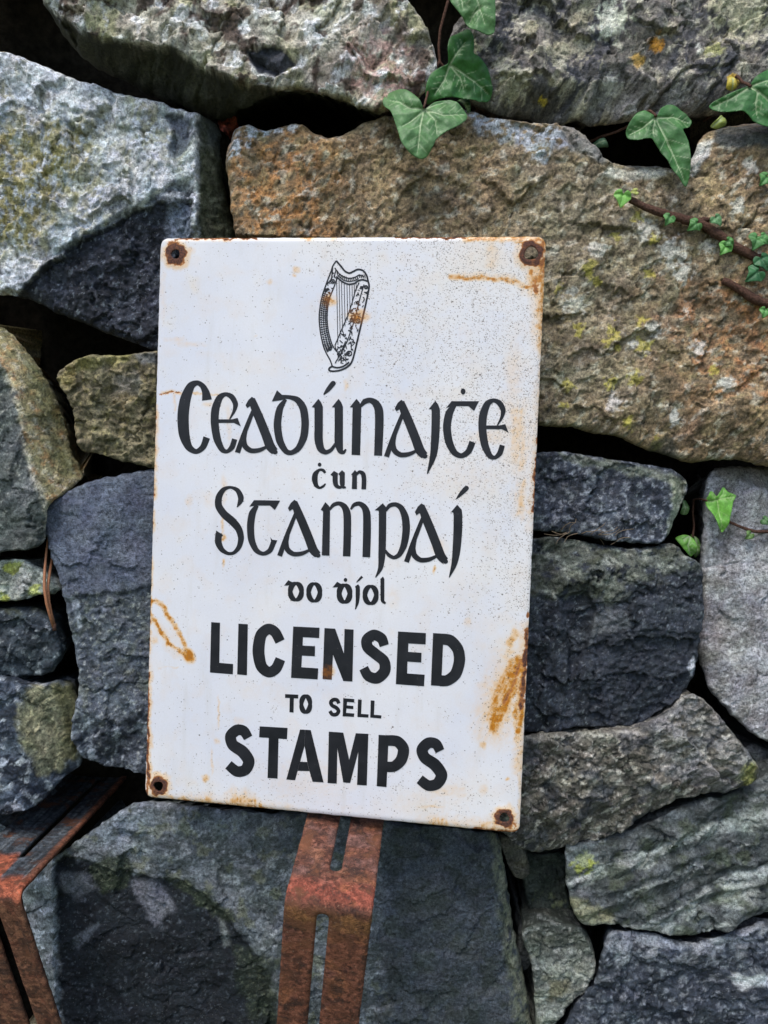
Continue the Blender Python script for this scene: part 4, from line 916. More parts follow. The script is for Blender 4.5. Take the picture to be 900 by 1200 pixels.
# ---- lettering, traced in the coordinates of enlarged details
class Ink:
    def __init__(s, x0, y0, sc): s.x0, s.y0, s.sc = x0, y0, sc; s.V = []; s.T = []; s.k = 0; s.fat = 1.0
    def at(s, x0, y0, sc): s.x0, s.y0, s.sc = x0, y0, sc; return s
    def _add(s, P, tris):
        P = np.asarray(P, float); u = s.x0 + P[:, 0]/s.sc; v = s.y0 + P[:, 1]/s.sc
        a, b = px_sign(u, v); n = sum(len(q) for q in s.V)
        s.V.append(sign_pt(a, b, np.full(len(a), .00022 + .000012*s.k))); s.T += [(i+n, j+n, l+n) for i, j, l in tris]; s.k = (s.k+1) % 12
    def stroke(s, pts_, closed=False):
        P = np.asarray(pts_, float)*np.array([1, 1, s.fat]); C = catmull(P, closed, 6.0/ (5/s.sc if s.sc < 5 else 1))
        n = len(C); xy = C[:, :2]
        T = (np.roll(xy, -1, 0)-np.roll(xy, 1, 0)) if closed else np.gradient(xy, axis=0)
        T /= np.linalg.norm(T, axis=1)[:, None]+1e-9; N_ = np.stack([-T[:, 1], T[:, 0]], -1)*np.maximum(C[:, 2:3], 1)/2
        tr = []; m = n if closed else n-1
        for i in range(m):
            j = (i+1) % n; tr += [(i, j, n+j), (i, n+j, n+i)]
        s._add(np.vstack([xy+N_, xy-N_]), tr); return s
    def line(s, w, *pts_): return s.stroke([(x, y, w) for x, y in pts_])
    def seg(s, w, *pts_):
        for a, b in zip(pts_[:-1], pts_[1:]): s.stroke([(*a, w), (*b, w)])
        return s
    def poly(s, *pts_):
        from mathutils.geometry import tessellate_polygon
        s._add(pts_, tessellate_polygon([[Vector((x, y, 0)) for x, y in pts_]])); return s
    def oval(s, cx, cy, rx, ry, w=None, w2=None):
        a = np.linspace(0, 2*np.pi, 28, endpoint=False)
        if w is None: return s.poly(*[(cx+rx*math.cos(t_), cy+ry*math.sin(t_)) for t_ in a])
        w2 = w2 or w
        return s.stroke([(cx+(rx-w/2)*math.cos(t_), cy+(ry-w2/2)*math.sin(t_), w*abs(math.cos(t_))+w2*abs(math.sin(t_))) for t_ in a], True)
    def build(s, name, label=None):
        V_ = np.vstack(s.V); T_ = np.array(s.T)
        n = np.cross(V_[T_[:, 1]]-V_[T_[:, 0]], V_[T_[:, 2]]-V_[T_[:, 0]])@S_N
        T_[n < 0] = T_[n < 0][:, ::-1]
        o = mesh(name, V_, np.zeros((0, 4)), M_INK, sign, tris=T_, origin=sbase, smooth=False)
        if label: o["label"] = label
CA, CB, CC, CD, CE = (195, 430, 900/210), (395, 430, 900/210), (240, 535, 5.625), (390, 535, 900/170), (230, 715, 900/330)
k = Ink(*CA)      # Ceadunaite
k.stroke([(204, 166, 50), (198, 128, 38), (182, 96, 28), (155, 80, 25), (122, 98, 40), (95, 165, 54), (84, 250, 57), (90, 340, 53), (113, 402, 37), (150, 425, 25), (184, 402, 30), (203, 354, 34)])
def uncial_e(k, dx, dy):
    k.stroke([(318+dx, 262+dy, 6), (340+dx, 222+dy, 16), (347+dx, 185+dy, 26), (328+dx, 150+dy, 27), (298+dx, 137+dy, 20), (268+dx, 155+dy, 32), (247+dx, 210+dy, 40), (243+dx, 280+dy, 40), (255+dx, 360+dy, 38), (280+dx, 414+dy, 28), (306+dx, 424+dy, 19), (330+dx, 402+dy, 27), (343+dx, 362+dy, 26)])
    k.poly((258+dx, 263+dy), (330+dx, 263+dy), (358+dx, 256+dy), (374+dx, 298+dy), (340+dx, 281+dy), (258+dx, 281+dy))
uncial_e(k, 0, 0)
def uncial_a(k, dx, dy, sx=1.0, sy=1.0, w=1.0):
    X = lambda x: dx+(x-350)*sx; Y_ = lambda y: dy+(y-150)*sy
    S_ = lambda L: k.stroke([(X(x), Y_(y), q*w) for x, y, q in L])
    S_([(430, 160, 30), (445, 205, 42), (470, 265, 45), (500, 340, 46), (522, 398, 47), (545, 425, 38)])
    k.oval(X(546), Y_(427), 13*w, 12*w)
    k.poly(*[(X(x), Y_(y)) for x, y in ((398, 192), (412, 166), (430, 150), (447, 162), (452, 190), (440, 205), (430, 196), (418, 198), (406, 207))])
    S_([(440, 210, 18), (412, 280, 22), (385, 350, 24), (357, 430, 26)])
    S_([(402, 325, 10), (391, 362, 22), (396, 398, 28), (425, 420, 25), (465, 418, 22), (500, 403, 15), (515, 392, 12)])
uncial_a(k, 350, 150)
k.stroke([(600, 163, 14), (570, 210, 33), (558, 290, 38), (570, 370, 37), (600, 422, 28), (630, 430, 24), (665, 405, 30), (690, 350, 37), (697, 280, 38), (688, 210, 38), (660, 167, 31), (620, 152, 20), (575, 150, 20)])
k.poly((556, 117), (583, 142), (600, 160), (575, 167), (530, 173))
def head(k, x, y, sx=1.0, w=42):          # wedge serif whose stem's left edge is x, top y
    k.poly((x-14*sx, y+42*sx), (x+20*sx, y), (x+w*.8, y+18*sx), (x+w, y+40*sx), (x+w, y+54*sx), (x, y+54*sx), (x, y+44*sx))
head(k, 744, 160); k.stroke([(765, 205, 42), (765, 300, 42), (765, 365, 42), (776, 410, 36), (800, 428, 23), (828, 416, 18), (850, 385, 14)])
head(k, 845, 160); k.stroke([(866, 205, 42), (866, 300, 42), (866, 380, 42), (874, 420, 30), (890, 429, 18), (902, 413, 8)])
k.stroke([(790, 139, 6), (812, 114, 22), (836, 84, 26)]); k.oval(838, 82, 13, 12)
k.at(*CB)
head(k, 78, 160, w=44); k.poly((78, 205), (122, 205), (116, 443), (73, 441))
k.stroke([(118, 198, 14), (138, 175, 26), (165, 167, 26), (193, 182, 36), (210, 218, 43), (212, 300, 43), (206, 445, 40)])
uncial_a(k, 241, 165, 1.02, 1.02)
head(k, 474, 170); k.stroke([(496, 215, 42), (495, 300, 42), (491, 380, 40), (482, 450, 32), (453, 537, 5)])
k.poly((547, 207), (575, 172), (713, 172), (688, 221), (660, 197), (575, 197)); k.oval(633, 123, 12, 15)
k.stroke([(592, 190, 18), (564, 232, 38), (552, 300, 40), (562, 375, 39), (590, 430, 31), (625, 446, 25), (660, 424, 30), (680, 376, 32)])
uncial_e(k, 487, 31)
k.build("printed_word", "black uncial word Ceadúnaiṫe")
k = Ink(*CC)      # cun
k.oval(757, 53, 12, 13); k.stroke([(794, 108, 16), (780, 90, 20), (755, 88, 17), (730, 115, 34), (725, 150, 38), (735, 190, 28), (758, 206, 16), (782, 195, 16), (796, 178, 8)])
k.poly((828, 120), (852, 94), (878, 110), (878, 125), (843, 130)); k.stroke([(860, 120, 34), (860, 165, 34), (868, 192, 28), (890, 203, 20), (915, 192, 15)])
k.at(*CD); k.poly((34, 108), (58, 84), (75, 100), (75, 120), (43, 118)); k.stroke([(59, 110, 31), (59, 165, 31), (64, 188, 22), (82, 192, 8)])
k.poly((114, 112), (138, 83), (150, 98), (150, 202), (118, 200), (121, 116)); k.stroke([(146, 112, 14), (166, 95, 20), (188, 108, 28), (194, 145, 29), (192, 203, 29)])
k.build("printed_word", "small black uncial word ċun")
k = Ink(*CC)      # Stampai
k.stroke([(213, 334, 6), (232, 300, 30), (238, 268, 38), (215, 222, 30), (170, 203, 18), (125, 217, 30), (94, 265, 42), (92, 325, 47), (128, 380, 50), (180, 425, 52), (222, 475, 46), (239, 535, 40), (226, 595, 32), (192, 634, 23), (152, 638, 22), (112, 612, 34), (90, 565, 44), (92, 505, 42)])
k.poly((75, 487), (122, 517), (110, 530), (72, 520)); k.poly((225, 296), (262, 292), (240, 305), (213, 335))
k.poly((294, 330), (325, 287), (497, 290), (462, 353), (430, 323), (345, 323))
k.stroke([(346, 322, 22), (314, 375, 45), (302, 460, 47), (309, 550, 45), (340, 617, 35), (385, 640, 26), (430, 618, 33), (455, 558, 34)]); k.poly((432, 530), (445, 548), (478, 552), (466, 580), (440, 575))
uncial_a(k, 484, 285, 1.34, 1.32, 1.25)
k.poly((765, 350), (795, 300), (822, 328), (826, 360), (822, 653), (772, 650), (780, 360))
k.at(*CD)
k.stroke([(-20, 330, 14), (5, 300, 24), (40, 291, 26), (72, 312, 38), (89, 360, 47), (90, 480, 47), (86, 619, 47)]); k.stroke([(112, 328, 12), (132, 300, 24), (165, 292, 28), (195, 314, 38), (211, 360, 47), (212, 480, 49), (208, 624, 48)])
k.poly((260, 333), (310, 290), (330, 312), (332, 350), (286, 350), (284, 336)); k.stroke([(309, 345, 46), (308, 480, 46), (305, 600, 44), (296, 690, 30), (265, 750, 5)])
k.stroke([(328, 338, 14), (352, 305, 26), (390, 297, 27), (425, 320, 36), (450, 380, 46), (455, 460, 47), (441, 548, 41), (412, 608, 30), (378, 626, 23), (345, 608, 22), (326, 580, 12)])
uncial_a(k, 448, 290, 1.28, 1.30, 1.22)
k.poly((735, 343), (772, 298), (800, 330), (804, 365), (749, 365), (748, 348)); k.stroke([(777, 360, 54), (775, 470, 54), (766, 590, 48), (752, 670, 34), (722, 750, 5)]); k.stroke([(766, 263, 6), (795, 231, 24), (825, 200, 32)]); k.oval(829, 196, 15, 15)
k.build("printed_word", "black uncial word Stampaí")
k = Ink(*CC)      # do
def small_d(k, cx, cy, rx, ry):
    k.oval(cx, cy, rx, ry, 30, 20); k.poly((cx-rx-26, cy-ry*.62), (cx-rx+2, cy-ry*1.18), (cx-rx+26, cy-ry*.98), (cx+4, cy-ry*1.0), (cx, cy-ry*.66), (cx-rx*.5, cy-ry*.72), (cx-rx-4, cy-ry*.62))
small_d(k, 601, 890, 52, 64); k.oval(722, 895, 52, 66, 30, 18); k.build("printed_word", "small black uncial word do")
k = Ink(*CD)
small_d(k, 73, 850, 48, 62); k.oval(79, 765, 11, 12); k.poly((138, 805), (158, 792), (168, 806), (168, 822), (142, 818)); k.stroke([(155, 812, 26), (155, 860, 26), (152, 905, 20), (140, 948, 5)]); k.stroke([(147, 780, 5), (165, 762, 12), (183, 744, 15)])
k.oval(235, 858, 49, 62, 28, 18); k.poly((295, 760), (312, 744), (320, 760), (320, 780), (298, 775)); k.stroke([(308, 765, 24), (308, 850, 24), (310, 895, 22), (328, 910, 10)])
k.build("printed_word", "small black uncial word ḋíol")
k = Ink(*CE)      # LICENSED
k.poly((48, 38), (76, 40), (74, 168), (118, 172), (117, 205), (44, 199)); k.poly((135, 43), (165, 45), (162, 208), (131, 205))
k.stroke([(268, 100, 32), (252, 70, 33), (230, 60, 34), (207, 80, 36), (199, 130, 38), (208, 178, 36), (232, 198, 34), (255, 186, 34), (269, 156, 32)])
k.poly((310, 52), (394, 56), (393, 89), (341, 86), (340, 113), (380, 115), (379, 147), (338, 145), (336, 182), (390, 186), (388, 221), (303, 216))
k.poly((410, 57), (444, 59), (472, 138), (474, 60), (503, 62), (499, 228), (470, 226), (437, 142), (433, 222), (404, 220))
k.stroke([(601, 113, 30), (592, 90, 33), (568, 79, 34), (546, 94, 35), (548, 118, 35), (572, 139, 35), (600, 163, 35), (602, 194, 36), (578, 217, 35), (550, 210, 33), (535, 185, 30)])
k.poly((645, 68), (734, 73), (733, 109), (678, 106), (677, 133), (720, 136), (719, 167), (675, 164), (674, 202), (730, 206), (728, 243), (638, 236))
k.poly((757, 73), (790, 75), (783, 242), (750, 240)); k.stroke([(782, 92, 35), (812, 97, 36), (836, 125, 36), (841, 162, 36), (829, 203, 36), (803, 224, 35), (778, 225, 35)])
k.build("printed_word", "bold black word LICENSED")
k = Ink(*CE)
k.poly((284, 268), (326, 270), (326, 282), (284, 280)); k.poly((299, 281), (312, 281), (311, 327), (298, 326)); k.oval(350, 300, 20, 31, 12, 11); k.build("printed_word", "small black word TO")
k = Ink(*CE)
k.stroke([(456, 298, 11), (450, 287, 12), (438, 286, 12), (430, 294, 12), (434, 304, 12), (448, 312, 12), (455, 322, 12), (448, 333, 12), (435, 333, 12), (427, 322, 11)])
k.poly((470, 281), (505, 284), (505, 295), (482, 293), (481, 304), (502, 306), (502, 316), (480, 314), (479, 328), (505, 330), (504, 341), (468, 339)); k.poly((517, 285), (529, 286), (527, 331), (551, 333), (550, 343), (515, 341)); k.poly((558, 288), (570, 289), (568, 334), (592, 336), (591, 346), (556, 343))
k.build("printed_word", "small black word SELL")
k = Ink(*CE)
k.stroke([(166, 408, 30), (152, 386, 33), (130, 383, 35), (110, 402, 35), (117, 430, 36), (148, 452, 38), (168, 482, 37), (157, 510, 35), (130, 515, 34), (103, 494, 31)])
k.poly((203, 371), (292, 376), (290, 412), (263, 410), (260, 538), (228, 536), (232, 408), (201, 406))
k.poly((332, 381), (348, 382), (346, 434), (332, 484), (324, 513), (316, 543), (288, 541)); k.poly((348.5, 382), (366, 383), (407, 550), (372, 548), (362, 515), (355, 485), (346.5, 434)); k.poly((332.5, 484), (354.5, 485), (361.5, 514), (324.5, 513))
k.poly((424, 388), (470, 391), (489, 478), (510, 393), (550, 395), (545, 560), (514, 558), (518, 452), (492, 552), (470, 550), (451, 440), (449, 554), (420, 552))
k.poly((583, 398), (615, 400), (608, 565), (577, 562)); k.stroke([(606, 416, 34), (642, 419, 35), (662, 443, 36), (655, 478, 36), (632, 499, 34), (604, 500, 33)])
k.stroke([(779, 450, 30), (766, 427, 33), (742, 424, 35), (722, 445, 36), (731, 471, 36), (763, 494, 38), (784, 526, 37), (770, 554, 35), (742, 560, 34), (714, 540, 31)])
k.build("printed_word", "bold black word STAMPS")
# ---- harp
k = Ink(340, 290, 900/130); k.fat = 1.6
OUT = [(375, 108), (348, 148), (330, 200), (296, 290), (265, 380), (245, 470), (236, 570), (245, 680), (268, 790), (290, 850), (325, 915), (342, 962)]
k.line(7, *OUT); k.line(9, (342, 962), (318, 980), (318, 998), (350, 1004), (400, 998), (450, 978), (490, 945), (512, 895), (540, 780), (570, 650), (600, 520), (622, 420), (641, 320), (632, 270), (620, 225), (592, 188), (550, 178), (512, 195), (480, 208), (445, 192), (412, 152), (375, 108))
INN = [(385, 240), (352, 330), (322, 405), (306, 480), (300, 580), (311, 680), (335, 770), (362, 825), (385, 850)]
k.line(6, *INN); k.line(6, (345, 160), (335, 250), (300, 300)); k.line(5, (372, 180), (360, 240), (385, 250))
k.line(8, (375, 235), (420, 275), (470, 297), (520, 292), (552, 270), (590, 262), (632, 275)); k.line(6, (362, 165), (400, 215), (440, 240), (485, 250), (530, 240), (560, 225), (600, 235)); k.line(5, (385, 225), (430, 262), (475, 275), (525, 268), (555, 250))
k.line(5, (560, 285), (530, 350), (505, 440), (470, 545), (425, 650), (385, 745), (365, 800), (385, 850)); k.line(5, (600, 300), (570, 400), (545, 500), (515, 610), (470, 740), (430, 830), (385, 905), (365, 940)); k.line(5, (385, 850), (420, 830), (450, 760)); k.line(8, (340, 965), (380, 975), (430, 965), (480, 930))
k.fat = 1.15
for x, y0, y1 in ((377, 255, 790), (397, 268, 735), (417, 280, 688), (439, 290, 640), (461, 296, 590), (482, 298, 530), (502, 296, 465), (520, 292, 398), (536, 284, 350)): k.seg(4.5, (x, y0), (x+(y1-y0)*.02, y1))
k.fat = 1.3
for cx, cy, r in ((550, 595, 20), (501, 588, 16), (480, 860, 22), (322, 822, 15), (616, 322, 15), (292, 345, 13), (345, 275, 18), (580, 325, 11)): k.oval(cx, cy, r, r, 6); k.oval(cx, cy, r*.3, r*.3)
rr = random.Random(3)
def between(a, b, t_, f):            # a point across a band
    A_2 = np.array(a, float); B_2 = np.array(b, float)
    la = np.linspace(0, 1, len(A_2)); lb = np.linspace(0, 1, len(B_2))
    p = [np.interp(t_, la, A_2[:, i])*(1-f) + np.interp(t_, lb, B_2[:, i])*f for i in (0, 1)]
    return (p[0], p[1])
for i in range(30):                  # scaled pillar
    t_ = .30 + .52*i/29
    for f in (.22, .5, .78):
        p = between(OUT, INN, t_+.009*(f == .5), f); k.poly((p[0]-11, p[1]), (p[0], p[1]-9), (p[0]+11, p[1]), (p[0], p[1]+9))
L1 = [(560, 290), (505, 440), (425, 650), (370, 800), (385, 900)]; L2 = [(636, 320), (600, 520), (545, 760), (505, 890), (400, 985)]
for i in range(95):
    p = between(L1, L2, rr.uniform(.05, .95), rr.uniform(.12, .9)); a = rr.uniform(0, 3.14); l = rr.uniform(7, 19)
    k.stroke([(p[0]-l*math.cos(a), p[1]-l*math.sin(a), rr.uniform(4, 9)), (p[0]+rr.uniform(-6, 6), p[1]+rr.uniform(-6, 6), rr.uniform(4, 10)), (p[0]+l*math.cos(a), p[1]+l*math.sin(a), 4)])
for i in range(16):
    x = 380+i*15; y = np.interp(x, [375, 420, 470, 520, 560, 620], [205, 238, 262, 258, 232, 240]); k.stroke([(x, y-16, 5), (x+4, y+14, 6)])
for i in range(22):
    p = between([(350, 180), (300, 300), (290, 360)], [(375, 200), (350, 320), (320, 380)], rr.random(), rr.random()); k.oval(p[0], p[1], rr.uniform(4, 9), rr.uniform(4, 8))
k.build("harp_emblem", "small black line drawing of a harp")

# ------------------------------------------------------------------ rusty slotted brackets
def rust_material():
    m, nt, b = new_mat("rusted_steel"); k = NB(nt)
    c = k.attr("Col", "Color"); n1 = k.noise(300, 5, .7); n2 = k.noise(1100, 3, .6); n3 = k.noise(90, 4, .6)
    c = k.mix(1.0, c, k.gray(k.math('ADD', k.mapr(n1, .28, .72, .35, 1.65), k.mapr(n2, .3, .7, -.35, .35))), 'MULTIPLY')
    fl = k.vor(330); c = k.mix(.75, c, k.mix(1.0, c, k.gray(k.mapr(k.node_sep(fl.outputs['Color']), 0, 1, .45, 1.6)), 'MULTIPLY'))
    c = k.mix(k.mapr(n3, .50, .62, 0, .75), c, (.040, .024, .020)); c = k.mix(k.mapr(k.noise(45, 4, .65), .55, .66, 0, .6), c, (.26, .10, .045)); c = k.mix(k.mapr(k.noise(700, 3, .6), .64, .70, 0, .5), c, (.42, .30, .20)); c = k.mix(k.mapr(n1, .64, .74, 0, .45), c, (.30, .22, .15))
    k.link(c, b.inputs["Base Color"]); b.inputs["Roughness"].default_value = .8; b.inputs["Specular IOR Level"].default_value = .3
    nb = k.bump(n1, .9, .0018); nb = k.bump(n2, .7, .0008, nb); k.link(nb, b.inputs["Normal"]); return m
M_RUST = rust_material()
def bracket(path, wdir, width, slots, paint, label, lip=0.0):
    """path: back end, bend, lower end (centre line). slots: (s0, s1, half width, offset) measured along the strap from the bend"""
    P0, P1, P2 = [np.asarray(p, float) for p in path]; wdir = np.asarray(wdir, float); wdir /= np.linalg.norm(wdir)
    La = np.linalg.norm(P1-P0); Lb = np.linalg.norm(P2-P1); ta = (P1-P0)/La; tb = (P2-P1)/Lb; r = .011
    def pos(sv):                       # sv negative: on the ledge, positive: down the leg
        x = np.clip((sv+r)/(2*r), 0, 1); q0 = P1-ta*r; q2 = P1+tb*r
        q = ((1-x)**2)[:, None]*q0 + (2*x*(1-x))[:, None]*P1 + (x**2)[:, None]*q2
        q = np.where((sv < -r)[:, None], P1+sv[:, None]*ta, q); q = np.where((sv > r)[:, None], P1+sv[:, None]*tb, q)
        tg = ta[None]*(1-x)[:, None] + tb[None]*x[:, None]; nn = np.cross(tg, wdir[None]); nn /= np.linalg.norm(nn, axis=1)[:, None]
        return q, np.where((nn[:, 1:2] > 0) & (nn[:, 2:3] < 0.3), -nn, nn)
    W = width/2; out = np.array([(-La, -W), (Lb, -W), (Lb, W), (-La, W)]); out = resample(out, .0015)
    out = out + outward(out)*(.0004*fbm(np.arange(len(out))/9., np.arange(len(out))*0., 77, 3))[:, None]
    loops = [out]
    for s0, s1, hw, off in slots:
        a = np.linspace(-np.pi/2, np.pi/2, 10); loops.append(np.array([(s1-hw+hw*math.cos(q), off+hw*math.sin(q)) for q in a] + [(s0+hw-hw*math.cos(q), off-hw*math.sin(q)) for q in a]))
    pts, quads, d, nr, edges = fill(loops, .0018)
    q, nn = pos(pts[:, 0]); V = q + pts[:, 1:2]*wdir + nn*(.0006*fbm(pts[:, 0]/.03, pts[:, 1]/.03, 6, 3))[:, None] - nn*(.0008*np.clip(1-d/.0018, 0, 1))[:, None] + nn*(lip*sstep(W-.0075, W-.004, np.abs(pts[:, 1])))[:, None]
    Bk = V - nn*.0026; n0 = len(V)
    col = paint(pts[:, 0], pts[:, 1], lambda sc, k=0: fbm(pts[:, 0]/sc, pts[:, 1]/sc, 500+k, 4))
    Q = np.vstack([quads, quads[:, ::-1]+n0, np.stack([edges[:, 1], edges[:, 0], n0+edges[:, 0], n0+edges[:, 1]], -1)])
    fn = np.cross(V[quads[0, 1]]-V[quads[0, 0]], V[quads[0, 2]]-V[quads[0, 0]])
    if fn@nn[quads[0, 0]] < 0: Q = Q[:, ::-1]
    o = mesh("wall_bracket", np.vstack([V, Bk]), Q, M_RUST, None, {"Col": np.vstack([col, col])}, origin=P1)
    tag(o, label, "bracket", None)
def to_ground(a, b, z=.002):
    t_ = (z-a[2])/(b[2]-a[2]); return a + (b-a)*t_
def paint_c(s_, w_, f):
    k = np.tile(A_(92, 58, 46), (len(s_), 1)); k = smix(k, A_(96, 70, 64), sstep(-.1, .3, f(.02))*sstep(-.01, -.03, s_)*.8); k = smix(k, A_(120, 64, 50), sstep(.016, .004, np.abs(s_+.012+.004*f(.012, 1)))*.95)
    k = smix(k, A_(112, 78, 46), sstep(.012, .003, np.abs(s_-.015+.006*f(.01, 2)))*.8); k = smix(k, A_(104, 64, 48), sstep(.02, .04, s_ + .012*f(.015, 3))*.7); k = smix(k, A_(74, 48, 44), sstep(.15, .5, f(.014, 4))*sstep(.01, .03, s_)*.7); k = smix(k, A_(116, 74, 48), sstep(.15, .5, f(.02, 5))*.5)
    return k
pA = bd(404., 963., .632); pB = bd(385., 1060., .545); pC = bd(372., 1200., .594); wd = bd(437., 1067., .545)-bd(333., 1053., .547)
tb_ = (pA-pB)/np.linalg.norm(pA-pB); backp = pA + tb_*((.06-pA[1])/tb_[1])
bracket((backp, pB, to_ground(pB, pC)), wd, .0570, [(-np.linalg.norm(pA-pB)-.045, -.034, .0041, .000), (.010, .155, .0041, -.003), (.185, .33, .0041, -.003)], paint_c, "rusty red slotted steel bracket under the middle of the sign")
def paint_l(s_, w_, f):
    k = np.tile(A_(62, 68, 74), (len(s_), 1)); k = smix(k, A_(30, 33, 36), sstep(-.1, .3, fbm(w_/.004, s_/.08, 41, 3))*.8); k = smix(k, A_(112, 118, 122), sstep(.2, .5, fbm(w_/.003, s_/.05, 42, 3))*.5)
    k = smix(k, A_(104, 62, 42), sstep(.0215, .0265, w_ + .002*f(.01, 1))*.9); k = smix(k, A_(136, 74, 52), sstep(-.030, -.018, s_ + .012*f(.02, 2) + .035*sstep(.006, .002, w_))*.95)
    leg = sstep(.002, .012, s_ + .004*f(.01, 3)); k = smix(k, A_(98, 66, 50), leg); k = smix(k, A_(84, 50, 38), leg*sstep(.0, .4, f(.012, 4))*.8); k = smix(k, A_(120, 84, 62), leg*sstep(.2, .5, f(.008, 5))*.6)
    return k
eB = bd(22., 1048., .60); eA = bd(149., 911., .82); eC = bd(72., 1200., .654); lw = np.array([1., .03, -.06]); lw /= np.linalg.norm(lw); hw_ = .0285
bracket((eA-lw*hw_, eB-lw*hw_, to_ground(eB, eC)-lw*hw_), lw, .0570, [(-.22, -.055, .0026, .004), (.020, .155, .0035, .006), (.185, .33, .0035, .006)], paint_l, "slotted steel bracket with blackened top and orange bend beside the sign", .0022)

# ------------------------------------------------------------------ ivy
def leaf_col(c, base_c, vein_c, du, dv, veins, vw):
    col = np.tile(base_c, (len(du), 1)); n = fbm(c[:, 0]/.008, c[:, 1]/.008, 12, 3)
    col = col*(1+.35*n)[:, None]
    for j, L in enumerate(veins):
        dd = dline(du, dv, L); end = np.hypot(du-L[0][0], dv-L[0][1])/(np.hypot(L[-1][0]-L[0][0], L[-1][1]-L[0][1])+1e-6)
        col = smix(col, vein_c, sstep(1.25, .35, dd/(vw*(1.25-.75*np.clip(end, 0, 1))))*(.8 if len(L) > 2 or j < 4 else .55))
    return col
def leaf(parent, org, outline, veins, y0, slope, base_c, vein_c=(.42, .52, .30), crop=None, step=.0007, cup=.16, curl=.004, vw=1.0, fold=.28):
    O = np.asarray(outline, float); Vn = [np.asarray(L, float) for L in veins]; base_c = np.array(base_c)*np.array([2.0, 1.8, 1.35])
    if crop: x0, y0_, sc_ = crop; O = np.array([x0, y0_]) + O/sc_; Vn = [np.array([x0, y0_]) + L/sc_ for L in Vn]
    W = bp(O[:, 0], O[:, 1], np.full(len(O), y0))[:, [0, 2]]; P = resample(catmull(W, True, .0008), .0007)
    pts, quads, d, nr, edges = fill([P], step); x, z = pts[:, 0], pts[:, 1]; cx, cz = P.mean(0)
    pv = np.stack([x, np.full(len(x), y0), z], -1); u, v = proj(pv); size = np.ptp(P[:, 1])
    h = slope[0]*(x-cx) + slope[1]*(z-cz) + cup*.02*fbm(x/.025, z/.025, int(abs(cx*1e4)) % 97, 2) - curl*((np.hypot(x-cx, z-cz)/(size*.5))**2)
    # side veins and sunken midribs
    side = []
    for L in Vn[:4]:
        for f in (.35, .6, .8):
            p = L[0] + (L[-1]-L[0])*f; dr_ = (L[-1]-L[0])/np.linalg.norm(L[-1]-L[0]); ln = np.linalg.norm(L[-1]-L[0])*.26
            for sg in (-1, 1):
                a = .85*sg; q = np.array([dr_[0]*math.cos(a)-dr_[1]*math.sin(a), dr_[0]*math.sin(a)+dr_[1]*math.cos(a)]); side.append(np.array([p, p+q*ln]))
    for L in Vn: h = h - .0007*np.exp(-(dline(u, v, L)/1.6)**2)
    h = h + fold*np.minimum.reduce([dline(u, v, L) for L in Vn])*.00062 + .0012*fbm(x/.010, z/.010, int(abs(cz*1e4)) % 89, 2)
    V = np.stack([x, y0-h, z], -1); col = leaf_col(pts, np.array(base_c), np.array(vein_c), u, v, Vn, vw)
    for L in side: col = smix(col, vein_c, sstep(1.2, .3, dline(u, v, L)/(vw*.6))*.5)
    n0 = len(V); Bk = V + np.array([0, .0004, 0]); Q = np.vstack([quads, quads[:, ::-1]+n0, np.stack([edges[:, 1], edges[:, 0], n0+edges[:, 0], n0+edges[:, 1]], -1)])
    return mesh("leaf", np.vstack([V, Bk]), Q, M_LEAF, parent, {"Col": np.clip(np.vstack([col, col*1.2]), .004, .8)}, origin=org)
def stem(parent, org, pts_, rad, name="stem"):
    P = np.array(pts_); Q = catmull(P[:, [0, 1, 2]], False, .002) if len(P) > 2 else P
    Q = Q + .0006*np.stack([fbm(np.arange(len(Q))/4., np.arange(len(Q))*0.+i, 70+i, 2) for i in range(3)], -1)
    r = np.interp(np.linspace(0, 1, len(Q)), np.linspace(0, 1, len(rad)), rad)*(1+.18*fbm(np.arange(len(Q))/3., np.arange(len(Q))*0., 9, 2))
    V, q, tr = tube(Q, r, 9); return mesh(name, V, q, M_STEM, parent, tris=tr, origin=org)
def pxs(L, y): return [bp(float(a), float(b), np.array(y if not isinstance(y, (list, tuple)) else y[i])) for i, (a, b) in enumerate(L)]
G1, G2, G3 = (.036, .098, .052), (.018, .066, .026), (.075, .20, .035)
IG = "ivy growing over the wall"
# sprig hanging in front of the top gap
o = pxs([(527, -30)], .0)[0]; iv = empty("ivy_sprig", tuple(o), "ivy sprig of three large dark leaves hanging over the brown stone", "ivy", IG)
K1 = (440, 0, 5.625)
stem(iv, o, pxs([(530, -60), (526, 0), (521, 18), (516, 36), (514, 55), (515, 72), (521, 80), (527, 78)], -.012), [.0011, .0010, .0009])
stem(iv, o, pxs([(515, 72), (506, 95), (500, 112), (497, 126)], [-.012, -.016, -.028, -.038]), [.0009, .0008])
stem(iv, o, pxs([(527, -8), (538, -18), (550, -28)], [-.012, -.03, -.045]), [.0009, .0008])
leaf(iv, o, [(320, 702), (285, 640), (240, 588), (190, 553), (130, 545), (75, 565), (48, 610), (55, 660), (95, 710), (125, 790), (150, 870), (170, 950), (215, 1010), (260, 1042), (300, 1058), (340, 1040), (375, 985), (405, 925), (460, 880), (540, 835), (600, 780), (610, 740), (590, 705), (550, 660), (500, 632), (440, 635), (390, 655), (350, 688)],
     [[(320, 712), (298, 820), (275, 1020)], [(320, 712), (230, 702), (160, 650), (100, 625)], [(325, 715), (450, 760), (590, 735)], [(340, 725), (395, 800), (405, 900)], [(310, 730), (240, 790), (180, 830)], [(325, 710), (400, 670), (450, 650)]], -.038, (.05, -.30), (.050, .118, .056), crop=K1, curl=.006)
